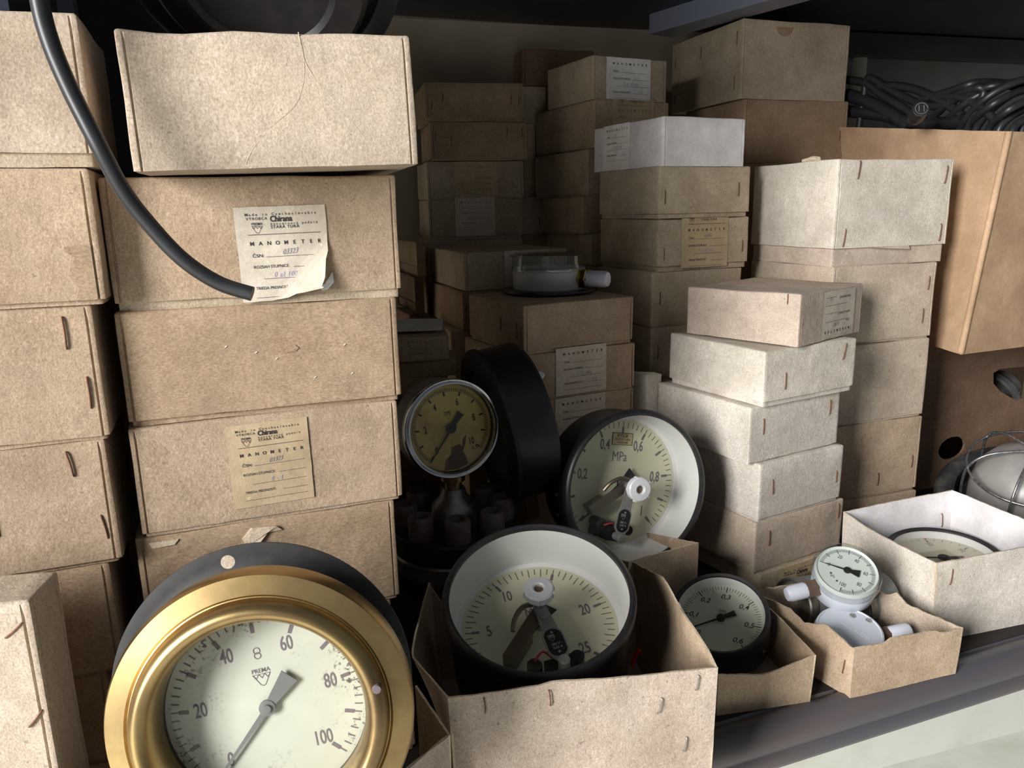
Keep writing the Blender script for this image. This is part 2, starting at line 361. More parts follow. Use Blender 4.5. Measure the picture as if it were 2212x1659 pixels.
def sticker(box, face, w, l, x, y, sw, sh, disp, style='full', csn='', rng='', cls='', mat=None, flip=False, ink=None, rot=0, seed=1, torn=False, z0=0, name='paper_label'):
    """paper label of the maker, printed area 1 wide; x,y = centre on the face"""
    FM = face_mat(face, w, l)
    T2 = Matrix.Translation((x, y, 0)) @ Matrix.Rotation(R_(rot + (180 if flip else 0)), 4, 'Z')
    mb = MB(); nx, ny = 10, 10; so = seed * 7.1
    vs = []
    for j in range(ny + 1):
        for i in range(nx + 1):
            u = -sw / 2 + sw * i / nx; v = -sh / 2 + sh * j / ny
            if i in (0, nx): u += .0004 * noise.noise(Vector((u * 90, v * 300, so)))
            if j in (0, ny): v += .0004 * noise.noise(Vector((u * 300, v * 90, so)))
            curl = 0
            if torn:
                t = max(0, (i / nx - .62) + (.28 - j / ny))
                curl = .02 * t * t + .006 * t
                if t > 0: u -= .25 * t * sw * (1 if i == nx else .4) * (.7 + .5 * noise.noise(Vector((j * 3.3, i * 2.7, so)))); v += .30 * t * sh * (1 if j == 0 else .3) * (.7 + .5 * noise.noise(Vector((i * 4.1, 2, so))))
            vs.append((u, v, .0005 + curl))
    mb.add(vs, [(j * (nx + 1) + i, j * (nx + 1) + i + 1, (j + 1) * (nx + 1) + i + 1, (j + 1) * (nx + 1) + i) for j in range(ny) for i in range(nx)])
    z = .00075; W = sw; x0 = -.37 * W; x1 = .40 * W; f = W
    def tx(b, s, xx, yy, mi=1, **k): mb.text(b, s * f, xx * f, yy, z, mi=mi, **k)
    def spread(b, s, xa, xb, yy, mi=1, **k):
        for i, ch in enumerate(b):
            if ch != ' ': tx(ch, s, xa + (xb - xa) * i / (len(b) - 1), yy, mi, **k)
    def ln(y_, a=-.37, b=.42, wd=.006): mb.stroke([(f * (a + (b - a) * k / 6), y_) for k in range(7)], wd * f, z, 1)
    top = sh / 2
    if style in ('full', 'prema'):
        if style == 'full':
            Y = top - .085 * f
            spread('Made in Czechoslovakia', .042, -.37, .38, Y, bold=.012); Y -= .045 * f
            spread('VÝROBCA', .040, -.365, -.165, Y, bold=.012); tx('Chirana', .088, -.12, Y - .010 * f, align='LEFT', bold=.03, sx=.86)
            spread('koncernový podnik', .038, -.11, .39, Y - .062 * f, bold=.01)
            tx('STARÁ TURÁ', .046, -.12, Y - .098 * f, align='LEFT', space=1.2, bold=.012)
            logo(mb, -.265 * f, Y - .108 * f, .115 * f, 1, z=z)
            top = Y - .165 * f
        else:
            logo(mb, -.29 * f, top - .05 * f, .10 * f, 1, z=z); tx('STARÁ TURÁ', .05, -.10, top - .03 * f, align='LEFT', space=1.2, bold=.015); top -= .09 * f
    if style != 'bare':
        ln(top - .01 * f)
    rows = [('MANOMETER', .060, .11, True), ('ČSN:', .050, .245, False), ('ROZSAH STUPNICE:', .046, .37, False), ('', 0, .49, False), ('TRIEDA PRESNOSTI:', .045, .61, False), ('', 0, .70, False)]
    for i, (b, s, dy, bold) in enumerate(rows):
        Y = top - dy * f
        if Y < -sh / 2 + .03 * f: break
        if i == 0: spread(b, s, -.34, .40, Y, bold=.016)
        else:
            if b: tx(b, s, -.35, Y, align='LEFT', sx=.95 if i > 1 else 1.15, bold=.006)
            ln(Y - .015 * f, {1: -.20, 2: .09, 3: -.25, 4: .12, 5: -.35}[i], wd=.004)
        if i == 1 and csn: tx(csn, .085, .06, Y + .035 * f, 2, shear=.5, rot=4, sx=.8)
        if i == 3 and rng: tx(rng, .085, .05, Y + .025 * f, 3, shear=.3, sx=.8, space=1.1)
        if i == 4 and cls: tx(cls, .085, .26, Y + .025 * f, 3, shear=.2)
    for i, v in enumerate(mb.v):
        v = T2 @ v; p = FM @ Vector((v.x, v.y, 0)); p.z += z0
        d = disp(p.x, p.y, p.z) if disp else 0
        if torn: pass
        q = FM @ Vector((v.x, v.y, v.z + max(0, d) * 1.0 + .0002 + (d if d < 0 else 0))); q.z += z0
        mb.v[i] = q
    o = mb.build(name, [mat or PAPER, ink or INK, PEN, VIOLET], box, smooth=False, fix=False)
    return o
def staple(box, face, w, l, x, y, ln=.0125, rot=0, mat=None):
    mb = MB(); FM = face_mat(face, w, l)
    T = FM @ Matrix.Translation((x, y, .0004)) @ Matrix.Rotation(R_(rot), 4, 'Z')
    mb.tube([(0, -ln / 2, -.0012), (0, -ln / 2 + .0003, .0003), (0.0003, 0, .0004), (0, ln / 2 - .0003, .0003), (0, ln / 2, -.0012)], .00062, 6, 0, T, sub=3)
    return mb.build('staple', mat or RUST, box)
DISP = {}
def scrap(box, face, w, l, pts, th, mat, name='torn_paper', lift=.0003, curl=0):
    """thin torn layer lying on a side of the box; pts in metres on that side"""
    disp, gap = DISP[box.name]; FM = face_mat(face, w, l); n = len(pts); m = MB(); vs = []
    for k in (0, 1):
        for i, (x, y) in enumerate(pts):
            p = FM @ Vector((x, y, 0)); d = disp(p.x, p.y, p.z - gap); vs.append(FM @ Vector((x, y, d + (lift + th if k else -.0008) + curl * ((i * 7) % 3))))
    m.add(vs, [tuple(reversed(range(n))), tuple(range(n, 2 * n))] + [(i, (i + 1) % n, n + (i + 1) % n, n + i) for i in range(n)])
    return m.build(name, mat, box, smooth=False)
def cardbox(C, yaw, w, l, z0, z1, mat, label, group=None, gap=.005, base_mat=None, groove='F', staples=(), stickers=(), amp=.0009, lean=(0, 0), sag=.0015, cat='box', inset=.002, offs=0):
    SEED[0] += 1; sd = SEED[0]; H_ = z1 - z0
    e = empty('cardboard_box', (C[0], C[1], z0), yaw); e.rotation_euler = (R_(lean[0]), R_(lean[1]), yaw)
    H = z1 - z0
    if gap > 0: make_loft('tray', w, l, 0, min(H * .6, gap + .012), base_mat or mat, e, sd + 50, inset=inset, amp=.0004, groove='', sag=0)
    lid, disp = make_loft('lid', w, l, gap, H - .0002, mat, e, sd, groove=groove, amp=amp, sag=sag)
    DISP[e.name] = (disp, gap)
    for s in staples:             # (face, fraction across, fraction up, length, rotation)
        f, a, b = s[:3]; W = w if f == 'F' else l
        staple(e, f, w, l, a * W, gap + b * (H - gap), *(s[3:]))
    for s in stickers:
        s = dict(s); f = s.pop('face', 'F'); W = w if f == 'F' else l
        a = s.pop('a'); b = s.pop('b'); sw = s.pop('sw'); sh = s.pop('sh')
        dd = lambda x, y, z, g=gap: disp(x, y, z - g)
        sticker(e, f, w, l, a * W, b * H, sw * W, sh * H, dd, seed=sd, **s)
    tag(e, label, cat, group)
    return e
def stack(Y, yaw, cx, rows, boxes, group=None, w=None, l=None, floor=None):
    """rows: pixel rows of the joints at nominal corner column cx; boxes: dicts with corner column c, columns L and R of the far ends"""
    yaw = R_(yaw); C0 = atY(cx, 450, Y)
    # corner verticals converge downward: find x for the stack from its own mid row
    mid = (rows[0] + rows[-1]) / 2; C0 = atY(cx, mid, Y)
    zs = [rowz(C0.x, C0.y, r) for r in rows]
    if floor is not None: zs[-1] = floor
    out = []
    for k, b in enumerate(boxes):
        b = dict(b); z1, z0 = zs[k], zs[k + 1]; zm = (z0 + z1) / 2; pym = (rows[k] + rows[k + 1]) / 2
        C = atY(b.pop('c', cx), pym, Y + b.pop('dy', 0)); yw = yaw + R_(b.pop('dyaw', 0))
        fl = b.pop('FL', None); fw = b.pop('fw', None)
        if fl is not None or fw is not None:      # C is the front right corner here: step back to the front left one
            q0 = Vector((math.cos(yw), math.sin(yw), 0)); P0 = Vector((C.x, C.y, C.z))
            ww0 = fw or reach(P0, -q0, fl); C = P0 - q0 * ww0; b['w'] = ww0; b['R'] = None
        r = Vector((math.cos(yw), math.sin(yw), 0)); q = Vector((-math.sin(yw), math.cos(yw), 0)); P = Vector((C.x, C.y, C.z))
        R = b.pop('R', None); L = b.pop('L', None)
        ww = b.pop('w', None) or (reach(P, r, R) if R is not None else w); ll = b.pop('l', None) or (reach(P, q, L) if L is not None else l)
        print('BOX %-40s w=%.3f l=%.3f h=%.3f' % (b['label'][:40], ww, ll, z1 - z0))
        b.setdefault('group', group)
        out.append(cardbox((C.x, C.y), yw, ww, ll, z0, z1, **b))
    return out, zs, C0

# ------------------------------------------------------------------ the setting: wall, floor, shelves
WOOD = plain('dark_stained_board', (.022, .018, .018), .65, 0, .25, noise_scale=18, col2=(.05, .04, .036), lo=.4, hi=.75, bump=.3, nsc=(.12, 1, 1))
LIP = plain('worn_dark_paint', (.085, .080, .092), .38, 0, .5, noise_scale=22, col2=(.14, .095, .075), lo=.5, hi=.8, bump=.25, nsc=(.15, 1, 1))
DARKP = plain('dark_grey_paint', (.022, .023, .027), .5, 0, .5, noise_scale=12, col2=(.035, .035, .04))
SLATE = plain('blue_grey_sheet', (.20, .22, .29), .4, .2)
SHEET = plain('dark_sheet_metal', (.20, .21, .19), .42, .55, .5, noise_scale=9, col2=(.13, .12, .10), lo=.4, hi=.8)
PLASTER = plain('pale_plaster', (.86, .87, .80), .7, 0, .3, noise_scale=5, col2=(.68, .66, .56), lo=.45, hi=.8)
WALLC = plain('old_plaster', (.34, .29, .22), .85, 0, .3, noise_scale=4, col2=(.22, .18, .13), lo=.45, hi=.75)
YS = R_(20); rS = Vector((math.cos(YS), math.sin(YS), 0)); nS = Vector((-math.sin(YS), math.cos(YS), 0))
P0 = atZ(1838, 1509, SHELF); SF = Matrix.Translation((P0.x, P0.y, SHELF)) @ Matrix.Rotation(YS, 4, 'Z')   # shelf frame: x along front edge, y into depth
e = empty('shelf_board', mat=SF)
m = MB(); m.box((-.848, .018, -.022), (.85, .62, 0))
m.build('board', WOOD, e, smooth=False)
m = MB(); prof = [(.018, -.001), (.0145, -.0035), (.0125, .0000), (.006, .0016), (-.001, .0000), (-.0065, -.0045), (-.0095, -.012), (-.0095, -.019), (-.0065, -.026), (-.0055, -.0275), (-.0075, -.030), (-.0082, -.038), (-.0050, -.044), (.004, -.045), (.018, -.045)]
n = len(prof); vs = [(-.848, y, z) for y, z in prof] + [(.85, y, z) for y, z in prof]
m.add(vs, [(i, (i + 1) % n, n + (i + 1) % n, n + i) for i in range(n)] + [tuple(range(n)), tuple(range(n, 2 * n))])
m.build('edge_strip', LIP, e, ang=60)
tag(e, 'long dark wooden shelf board with a worn rounded front edge, carrying all the boxes', 'shelf')
o = MB().box((-.87, .0, -.04), (-.85, .62, .706)).build('light_block_panel', WOOD, None, smooth=False); o.matrix_world = SF; tag(o, 'unseen dark panel added left of the shelf to block light', 'light blocker')  # out of view, added to keep window light off the back stacks
e = empty('shelf_bracket', mat=SF @ Matrix.Translation((-.245, .02, -.040)))
m = MB(); m.prism([(0, 0), (.085, 0), (.07, -.02), (.028, -.055), (0, -.12)], -.012, .012, 0, Matrix.Rotation(R_(90), 4, 'X') @ Matrix.Rotation(0, 4, 'Z'))
m.build('arm', DARKP, e, smooth=False)
tag(e, 'black bracket under the shelf board, bottom centre', 'bracket')
# upper shelf
USZ = SHELF + .436 + .292
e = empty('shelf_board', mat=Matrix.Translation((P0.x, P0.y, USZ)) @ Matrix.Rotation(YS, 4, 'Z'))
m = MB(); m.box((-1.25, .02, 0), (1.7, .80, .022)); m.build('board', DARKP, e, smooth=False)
a = atY(1452, 76, 1.34); b = atY(2010, -12, .98)
m = MB(); a2 = e.matrix_world.inverted() @ Vector((a.x, a.y, a.z)); b2 = e.matrix_world.inverted() @ Vector((b.x, b.y, b.z))
d = (b2 - a2); d.z = 0; d.normalize(); q = Vector((-d.y, d.x, 0)) * -.05
zt = -.0005
vs = [(a2.x, a2.y, -.03), (b2.x, b2.y, -.03), (b2.x + q.x, b2.y + q.y, -.03), (a2.x + q.x, a2.y + q.y, -.03)]
vs = vs + [(x, y, zt) for x, y, z in vs]
m.add(vs, [(0, 3, 2, 1), (4, 5, 6, 7), (0, 1, 5, 4), (1, 2, 6, 5), (2, 3, 7, 6), (3, 0, 4, 7)])
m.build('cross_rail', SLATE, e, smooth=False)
tag(e, 'dark underside of the shelf board above the boxes', 'shelf')
# back wall: old plaster
YW = R_(16); WP = atY(1106, 55, 1.36)
WF = Matrix.Translation((WP.x, WP.y, 0)) @ Matrix.Rotation(YW, 4, 'Z')
o = MB().box((-1.8, 0, 0), (2.4, .08, 2.6)).build('wall_back', WALLC, None, smooth=False); o.matrix_world = WF; struct(o)
o = MB().box((-4, -4, -.05), (4, 3, 0)).build('floor', PLASTER, None, smooth=False); struct(o)
# pale panel of the cupboard standing below the shelf, right
o = MB().box((-.20, -.012, 0), (2.2, -.001, SHELF - .08)).build('wall_panel', PLASTER, None, smooth=False); o.matrix_world = WF
o.name = 'trim_1'; struct(o)
# sheet metal back panel behind the cables
e = empty('metal_back_panel', mat=WF @ Matrix.Translation((.62, -.035, 0)))
zb = SHELF + .436
m = MB(); m.box((-.16, 0, zb - .10), (1.3, .004, zb + .288)); m.build('sheet', SHEET, e, smooth=False)
m = MB(); m.box((-.16, -.035, zb + .252), (1.3, -.001, zb + .288)); m.build('cross_beam', DARKP, e, smooth=False)
wi = WF.inverted(); o0 = wi @ CAM; r0 = wi.to_3x3() @ ray(1866, 110); kx = (o0 + r0 * ((-.045 - o0.y) / r0.y)).x - .62
m = MB(); m.lathe([(.016, zb - .10), (.016, zb + .288)], 20, 0, Matrix.Translation((kx, .004, 0)))
m.build('painted_highlight', plain('highlight_paint', (.62, .58, .44), .35, 0), e)  # pale half-round painted as the window's reflection on the sheet
tag(e, 'dark sheet metal panel at the back above the black cables', 'panel')

# ------------------------------------------------------------------ left stacks
def S(f, *a): return [(f, *x) for x in a]
gB = 'large boxes in the second stack from the left'
sB, zB, CB = stack(.552, 19, 861, [379, 641, 863, 1077, 1290, 1490], [
  dict(c=862, FL=229, l=.19, mat=TAN, gap=.006, base_mat=GREYTAN, label='tan box with a torn cream label behind the hanging cable end', stickers=[dict(a=.577, b=.40, sw=.318, sh=.74, csn='03323', rng='0 až 100 kPa', cls='2,5', torn=True, rot=1)]),
  dict(c=861, FL=262, l=.19, mat=TAN2, gap=.004, dyaw=1, label='brown-tan unlabelled box between the two labelled ones in the second stack'),
  dict(c=864, FL=291, l=.19, mat=TAN, gap=.003, dyaw=2, label='tan box with a yellowed label, second above the brass gauge', stickers=[dict(a=.485, b=.54, sw=.305, sh=.78, csn='03323', rng='0 - 4', mat=YPAPER, rot=1)]),
  dict(c=858, FL=308, l=.19, mat=TAN2, gap=.003, dyaw=2, label='brown-tan box partly hidden by the top of the brass gauge flange'),
  dict(c=850, fw=.195, l=.19, mat=TAN2, gap=.003, dyaw=1, label='box glimpsed at the right of the brass gauge, low in the second stack', staples=S('F', (.97, .6))),
], gB)
z = zB[-1]
def fillers(C, yaw, w, l, z, mat, labelf, group, hh=.08):
    n = max(1, round((z - SHELF) / hh)); h = (z - SHELF) / n
    for k in range(n):
        cardbox(C, R_(yaw), w, l, z - (k + 1) * h, z - k * h, mat, labelf + ', ' + ['resting on the shelf', 'second up', 'third up', 'fourth up', 'fifth up', 'sixth up'][n - 1 - k], group, groove='')
cb = CB - Vector((math.cos(R_(19)), math.sin(R_(19)), 0)) * .195
fillers((cb.x, cb.y), 19, .195, .19, z, TAN2, 'hidden box of the second stack behind the brass gauge', gB)
# big pale box lying askew on top of that stack
P = atY(292, 378, .452); r = Vector((math.cos(R_(17)), math.sin(R_(17)), 0))
wbig = reach(Vector((P.x, P.y, zB[0])), r, 904)
zt = rowz(P.x, P.y, 60)
bb = cardbox((P.x, P.y), R_(17), wbig, .17, zB[0] + .001, zt, SAND, 'large pale beige box with creased front, topmost of the second stack', gB, gap=0, lean=(-.3, -1.2), amp=.0016, sag=.004)
Hb = zt - zB[0]
def crease(pts, r=.00035):
    m = MB(); so_ = Vector((SEED[0] * 3.17, SEED[0] * 1.91, SEED[0] * .77))
    def dz(a, b):
        v = Vector((a * wbig, 0, b * Hb)); return .0016 * (noise.noise(v * 13 + so_) * 1.1 + noise.noise(v * 45 + so_) * .45)
    m.tube([(a * wbig, -dz(a, b) + .0002, b * Hb) for a, b in pts], r, 6, sub=5); m.build('crease', SAND, bb)
crease([(.60, .985), (.605, .85), (.62, .74), (.66, .60), (.72, .46), (.78, .28), (.83, .12), (.86, .03)])
crease([(.60, .98), (.61, .80), (.60, .62), (.56, .45), (.46, .28), (.40, .14), (.37, .03)])
gA = 'large boxes in the leftmost stack'
sA, zA, CA = stack(.475, 20, 216, [28, 362, 657, 948, 1212, 1445, 1640], [
  dict(c=188, fw=.19, l=.11, mat=SAND, gap=.008, base_mat=GREYTAN, label='tan box topmost of the leftmost stack, beside the hanging cable', groove='FR'),
  dict(c=211, fw=.19, l=.12, mat=TAN, gap=.003, label='tan box with torn surface paper, second from the top of the leftmost stack', groove='FR'),
  dict(c=219, fw=.19, l=.12, mat=TAN, gap=.003, label='tan box with two upright staples, third from the top of the leftmost stack', staples=S('F', (.91, .80, .019), (.955, .34, .019))),
  dict(c=246, fw=.19, l=.12, mat=TAN, gap=.003, label='tan box with three staples, fourth from the top of the leftmost stack', staples=S('F', (.885, .83, .016, 8), (.96, .28, .016, 8), (.64, .42, .016, 5))),
  dict(c=252, fw=.19, l=.12, mat=TAN2, gap=.003, label='brown-tan box fifth from the top of the leftmost stack, left of the brass gauge', groove='FR'),
  dict(c=245, fw=.19, l=.12, mat=TAN2, gap=.003, label='tan box lowest visible of the leftmost stack, left of the brass gauge ring'),
], gA)
ca = CA - Vector((math.cos(R_(20)), math.sin(R_(20)), 0)) * .19
fillers((ca.x, ca.y), 20, .19, .12, zA[-1], TAN2, 'tan box at the foot of the leftmost stack', gA)
# navy edge at the top left, built up as a crate to shade the back stacks
p = CA - Vector((math.cos(R_(20)), math.sin(R_(20)), 0)) * .17
e = empty('dark_crate', (p.x, p.y + .004, zA[0]), R_(20))
m = MB(); m.box((-.03, 0, .001), (.150, .004, .125)); m.box((-.03, .166, .001), (.150, .17, .125)); m.box((-.03, .004, .001), (-.026, .166, .125)); m.box((.146, .004, .001), (.150, .166, .125)); m.box((-.026, .004, .001), (.146, .166, .005))
m.build('crate_body', plain('navy_plastic', (.012, .016, .032), .45), e, smooth=False)
m = MB(); m.box((-.033, -.003, .115), (.153, .0, .125)); m.build('rim', MATS['navy_plastic'], e, smooth=False)
tag(e, 'dark navy crate on top of the leftmost stack, at the top left corner', 'crate')
# dark sheet added as the shade in the gap between the left stacks
p = atY(235, 60, .98); e = empty('gap_dark_sheet', (p.x, p.y, SHELF), R_(18))
m = MB(); m.box((-.16, 0, .001), (.10, .010, .724)); m.build('shade_sheet', DARKP, e, smooth=False)
m = MB(); m.box((-.048, -.028, .001), (-.030, 0, .724)); m.build('flange', SLATE, e, smooth=False)
tag(e, 'added dark sheet with a slate strip, blackening the gap between the two left stacks', 'dark sheet')
# front box at the bottom left corner of the picture
P = atY(62, 1297, .375); zt = P.z; w_ = .14
c0 = P - Vector((math.cos(R_(8)), math.sin(R_(8)), 0)) * w_
cardbox((c0.x, c0.y), R_(8), w_, .035, SHELF, zt, SAND, 'narrow tan box corner standing in the bottom left foreground', None, gap=0, groove='FR', staples=[('F', .93, .93, .012, -50), ('F', .95, .70, .012, -40)])

scrap(sB[3], 'F', .18, .19, [(.068, .070), (.075, .0775), (.092, .0765), (.096, .0725), (.086, .0725), (.080, .066), (.074, .062), (.071, .064)], .0006, EDGE, curl=.0008)
scrap(sB[3], 'F', .18, .19, [(.008, .078), (.010, .0735), (.024, .074), (.027, .0775)], .0005, EDGE)
scrap(sB[1], 'F', .18, .19, [(.098, .043), (.106, .0445), (.110, .047), (.1125, .0445), (.110, .0425), (.104, .042)], .0003, BROWN, 'scuff')
for x, y in ((.083, .043), (.096, .0375), (.121, .022), (.147, .0225), (.064, .0485), (.143, .0435)):
    scrap(sB[1], 'F', .18, .19, [(x, y), (x + .0012, y + .0005), (x + .002, y + .0013), (x + .0008, y + .0012)], .0002, WPAPER, 'paint_fleck')
rj = random.Random(4)
left = [(.174 + .0022 * math.sin(k * .9) + rj.uniform(-.0008, .0008) - (.004 if k > 8 else 0), .004 + k * .0031) for k in range(11)]
scrap(sA[1], 'F', .19, .12, [(.172, .003), (.1855, .003), (.1855, .036)] + left[::-1], .0003, TAN2, 'torn_layer')
scrap(sB[0], 'F', .188, .19, [(.1325, .012), (.138, .020), (.1385, .013), (.134, .008), (.130, .0075), (.128, .010)], .0006, WPAPER, curl=.0008)
# ------------------------------------------------------------------ back stacks
gC = 'small boxes in the dark stack right of the big pale box'
st, zC, CC = stack(1.185, 13, 922, [176, 263, 348, 432, 520, 610], [
  dict(c=917, l=.12, R=1131, mat=BROWN, gap=.006, base_mat=TAN2, label='brown box with four staples, topmost of the dark stack beside the big pale box', staples=S('F', (.07, .35, .012, -8), (.18, .55, .012, -8), (.87, .52, .012), (.95, .50, .012))),
  dict(c=930, l=.12, R=1138, mat=TAN2, gap=.003, label='tan box with four staples, second from the top of the dark stack', staples=S('F', (.05, .60), (.21, .47), (.79, .72), (.95, .72))),
  dict(c=922, l=.12, R=1131, mat=GREYTAN, gap=.002, label='greyish box with an upside-down label in the dark stack', stickers=[dict(a=.50, b=.55, sw=.44, sh=.85, style='bare', csn='', mat=YPAPER, ink=INKF, flip=True)]),
  dict(c=926, l=.12, R=1129, mat=GREYTAN, gap=.006, base_mat=GREYTAN, label='greyish box with an upright label in the dark stack, above the glass-topped gauge', stickers=[dict(a=.49, b=.56, sw=.42, sh=.95, style='bare', rng='0 až 250 kPa', mat=PAPER, ink=INKF)]),
  dict(c=926, l=.12, R=1129, mat=GREYTAN, gap=.003, label='box hidden under the dark stack'),
], gC, floor=None)
fillers((CC.x, CC.y), 13, .13, .12, zC[-1], BROWN, 'box at the hidden foot of the dark stack', gC, .07)
gD = 'boxes in the stack furthest back'
_, zD, CD = stack(1.31, 14, 1128, [105, 184, 265, 347, 425, 507, 600], [
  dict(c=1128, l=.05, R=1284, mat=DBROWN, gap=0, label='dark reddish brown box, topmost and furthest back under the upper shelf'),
  dict(c=1100, l=.05, R=1180, mat=GREYTAN, label='grey box below the dark reddish brown one, seen in the gap'),
  dict(c=1100, l=.05, R=1156, mat=GREYTAN, label='narrow glimpse of a tan box in the gap, third of the furthest stack'),
  dict(c=1095, l=.05, R=1155, mat=TAN, label='tan box edge in the gap beside the upside-down label'),
  dict(c=1095, l=.05, R=1174, mat=SAND, label='light box end with one staple in the gap between the dark stacks', staples=S('F', (.88, .3, .012, 4))),
  dict(c=1095, l=.05, R=1190, mat=BROWN, label='box hidden low in the furthest stack'),
], gD)
fillers((CD.x - .02, CD.y), 14, .08, .05, zD[-1], BROWN, 'box at the hidden foot of the furthest stack', gD, .08)
gE = 'boxes in the stack under the white-labelled box'
_, zE, CE = stack(1.15, 26, 1281, [118, 214, 322, 425, 505, 575], [
  dict(c=1281, L=1183, R=1440, mat=GREYTAN, gap=0, label='grey box with a crisp white label, topmost of the stack behind the white box', groove='F', stickers=[dict(a=.47, b=.5, sw=.60, sh=.96, style='bare', csn='', rng='0 až 10 kPa', cls='1,6', mat=WPAPER)]),
  dict(c=1284, L=1157, R=1444, mat=TAN, gap=.002, label='brown-tan box with a yellowed label, second in the stack behind the white box', stickers=[dict(a=.51, b=.52, sw=.55, sh=.98, style='prema', mat=YPAPER, ink=INKF)]),
  dict(c=1270, L=1155, R=1442, mat=GREYTAN, gap=.004, label='greyish box left of the white box, third in its stack', groove='FL'),
  dict(c=1259, L=1172, R=1400, mat=TAN, gap=.002, label='tan box, fourth in the stack behind the white box'),
  dict(c=1278, L=1180, R=1400, mat=GREYTAN, gap=.002, label='box glimpsed behind the gauge with the clear lid'),
], gE)
fillers((CE.x, CE.y), 26, .13, .12, zE[-1], BROWN, 'hidden box of the stack behind the white box', gE, .07)
gH = 'tall boxes in the stack behind the right one'
sH, zH, CH = stack(1.20, 19, 1604, [38, 213, 352, 520], [
  dict(c=1603, L=1451, R=1831, mat=GREYTAN, gap=0, label='tall grey-tan box with a thumb notch, topmost right under the upper shelf', groove='FL', staples=[('L', .93, .78, .018), ('L', .45, .75, .018), ('L', .92, .22, .018), ('L', .06, .72, .014), ('L', .07, .2, .014)]),
  dict(c=1607, L=1480, R=1829, mat=BROWN, gap=0, label='brown box with dark stains under the tall grey-tan box', groove='F', staples=S('F', (.93, .45, .014))),
  dict(c=1600, L=1490, R=1828, mat=BROWN, gap=0, label='brown box hidden lower in the back right stack'),
], gH)
fillers((CH.x, CH.y), 19, .18, .15, zH[-1], BROWN, 'brown box at the hidden foot of the back right stack', gH, .10)
gF = 'boxes in the stack under the white box'
_, zF, CF = stack(.97, 25, 1420, [250, 359, 473, 588, 708, 822, 905], [
  dict(c=1432, L=1283, R=1609, mat=WHITE, gap=0, label='white box with a crumpled white label wrapped in clear tape', groove='F', staples=(), stickers=[dict(face='L', a=.36, b=.5, sw=.40, sh=1.0, style='bare', csn='', rng='0 - 250 kPa', cls='1,6', mat=WPAPER)]),
  dict(c=1424, L=1295, R=1619, mat=GREYTAN, gap=.006, label='grey-tan box with two staples directly under the white box', groove='', staples=S('F', (.06, .35, .016), (.87, .50, .016))),
  dict(c=1422, L=1296, R=1616, mat=GREYTAN, gap=.007, label='grey-tan box with a yellowed label marked 10 MPa, below the white box', groove='', staples=S('F', (.06, .25, .015), (.93, .35, .014)), stickers=[dict(a=.50, b=.52, sw=.52, sh=.95, style='prema', csn='03312', rng='0-10 MPa', mat=YPAPER)]),
  dict(c=1407, L=1290, R=1600, mat=GREYTAN, gap=.003, label='grey-tan box behind the small labelled box, fourth of its stack', groove='', staples=S('F', (.09, .5, .016))),
  dict(c=1405, L=1290, R=1590, mat=GREYTAN, gap=.003, label='grey-tan box with one upright staple beside the pale stack, fifth of its stack', groove='', staples=S('F', (.08, .5, .016))),
  dict(c=1402, L=1300, R=1590, mat=GREYTAN, gap=.002, label='box hidden behind the folded white flap'),
], gF)
fillers((CF.x, CF.y), 25, .13, .12, zF[-1], GREYTAN, 'hidden box of the stack under the white box', gF, .07)
gG = 'tan boxes in the stack under the gauge with the clear lid'
_, zG, CG = stack(.85, 28, 1130, [660, 768, 873, 972, 1060], [
  dict(c=1131, L=1013, R=1368, mat=TAN, gap=.004, base_mat=TAN, label='tan box with clear-lidded gauge standing on it', groove='F', staples=[('L', .90, .42, .018), ('L', .97, .32, .018), ('L', .62, .48, .014)], sag=.0006),
  dict(c=1135, L=1005, R=1371, mat=TAN, gap=.003, label='tan box with a cream label stamped 1,6, second in the middle stack', stickers=[dict(a=.49, b=.56, sw=.46, sh=1.0, style='bare', rng='0-2,5 MPa', cls='1,6', mat=PAPER)]),
  dict(c=1135, L=1005, R=1368, mat=TAN, gap=.003, label='tan box with a cream label, its lower half hidden by the black gauge', stickers=[dict(a=.49, b=.53, sw=.46, sh=.94, style='bare', mat=PAPER)]),
  dict(c=1135, L=1010, R=1368, mat=TAN, gap=.003, label='box hidden behind the black oxygen gauge'),
], gG)
fillers((CG.x, CG.y), 28, .13, .10, zG[-1], TAN, 'box at the hidden foot of the middle stack', gG, .075)
gI = 'boxes behind the middle stack'
_, zI, CI = stack(1.01, 20, 1003, [546, 630, 716, 800, 880], [
  dict(c=1003, L=930, R=1225, mat=GREYTAN, gap=.001, label='tan box with a white label behind the gauge with the clear lid', groove='F', stickers=[dict(a=.60, b=.5, sw=.44, sh=1.0, style='bare', mat=PAPER)]),
  dict(c=1000, L=924, R=1215, mat=BROWN, gap=.001, label='dark box left of the tan box carrying the clear-lidded gauge', groove='F'),
  dict(c=975, L=930, R=1205, mat=TAN, gap=.001, label='tan box behind the top of the side-on black gauge'),
  dict(c=985, L=930, R=1205, mat=BROWN, gap=.001, label='box hidden behind the side-on black gauge'),
], gI)
fillers((CI.x, CI.y), 20, .13, .08, zI[-1], BROWN, 'hidden box of the stack behind the middle one', gI, .07)
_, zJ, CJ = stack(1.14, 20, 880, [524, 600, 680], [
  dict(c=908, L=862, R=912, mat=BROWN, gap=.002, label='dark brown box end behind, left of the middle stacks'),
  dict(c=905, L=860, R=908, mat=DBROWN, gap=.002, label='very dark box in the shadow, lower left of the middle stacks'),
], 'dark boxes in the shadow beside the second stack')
fillers((CJ.x, CJ.y), 20, .03, .10, zJ[-1], DBROWN, 'dark hidden box of the shadowed stack', 'dark boxes in the shadow beside the second stack', .08)
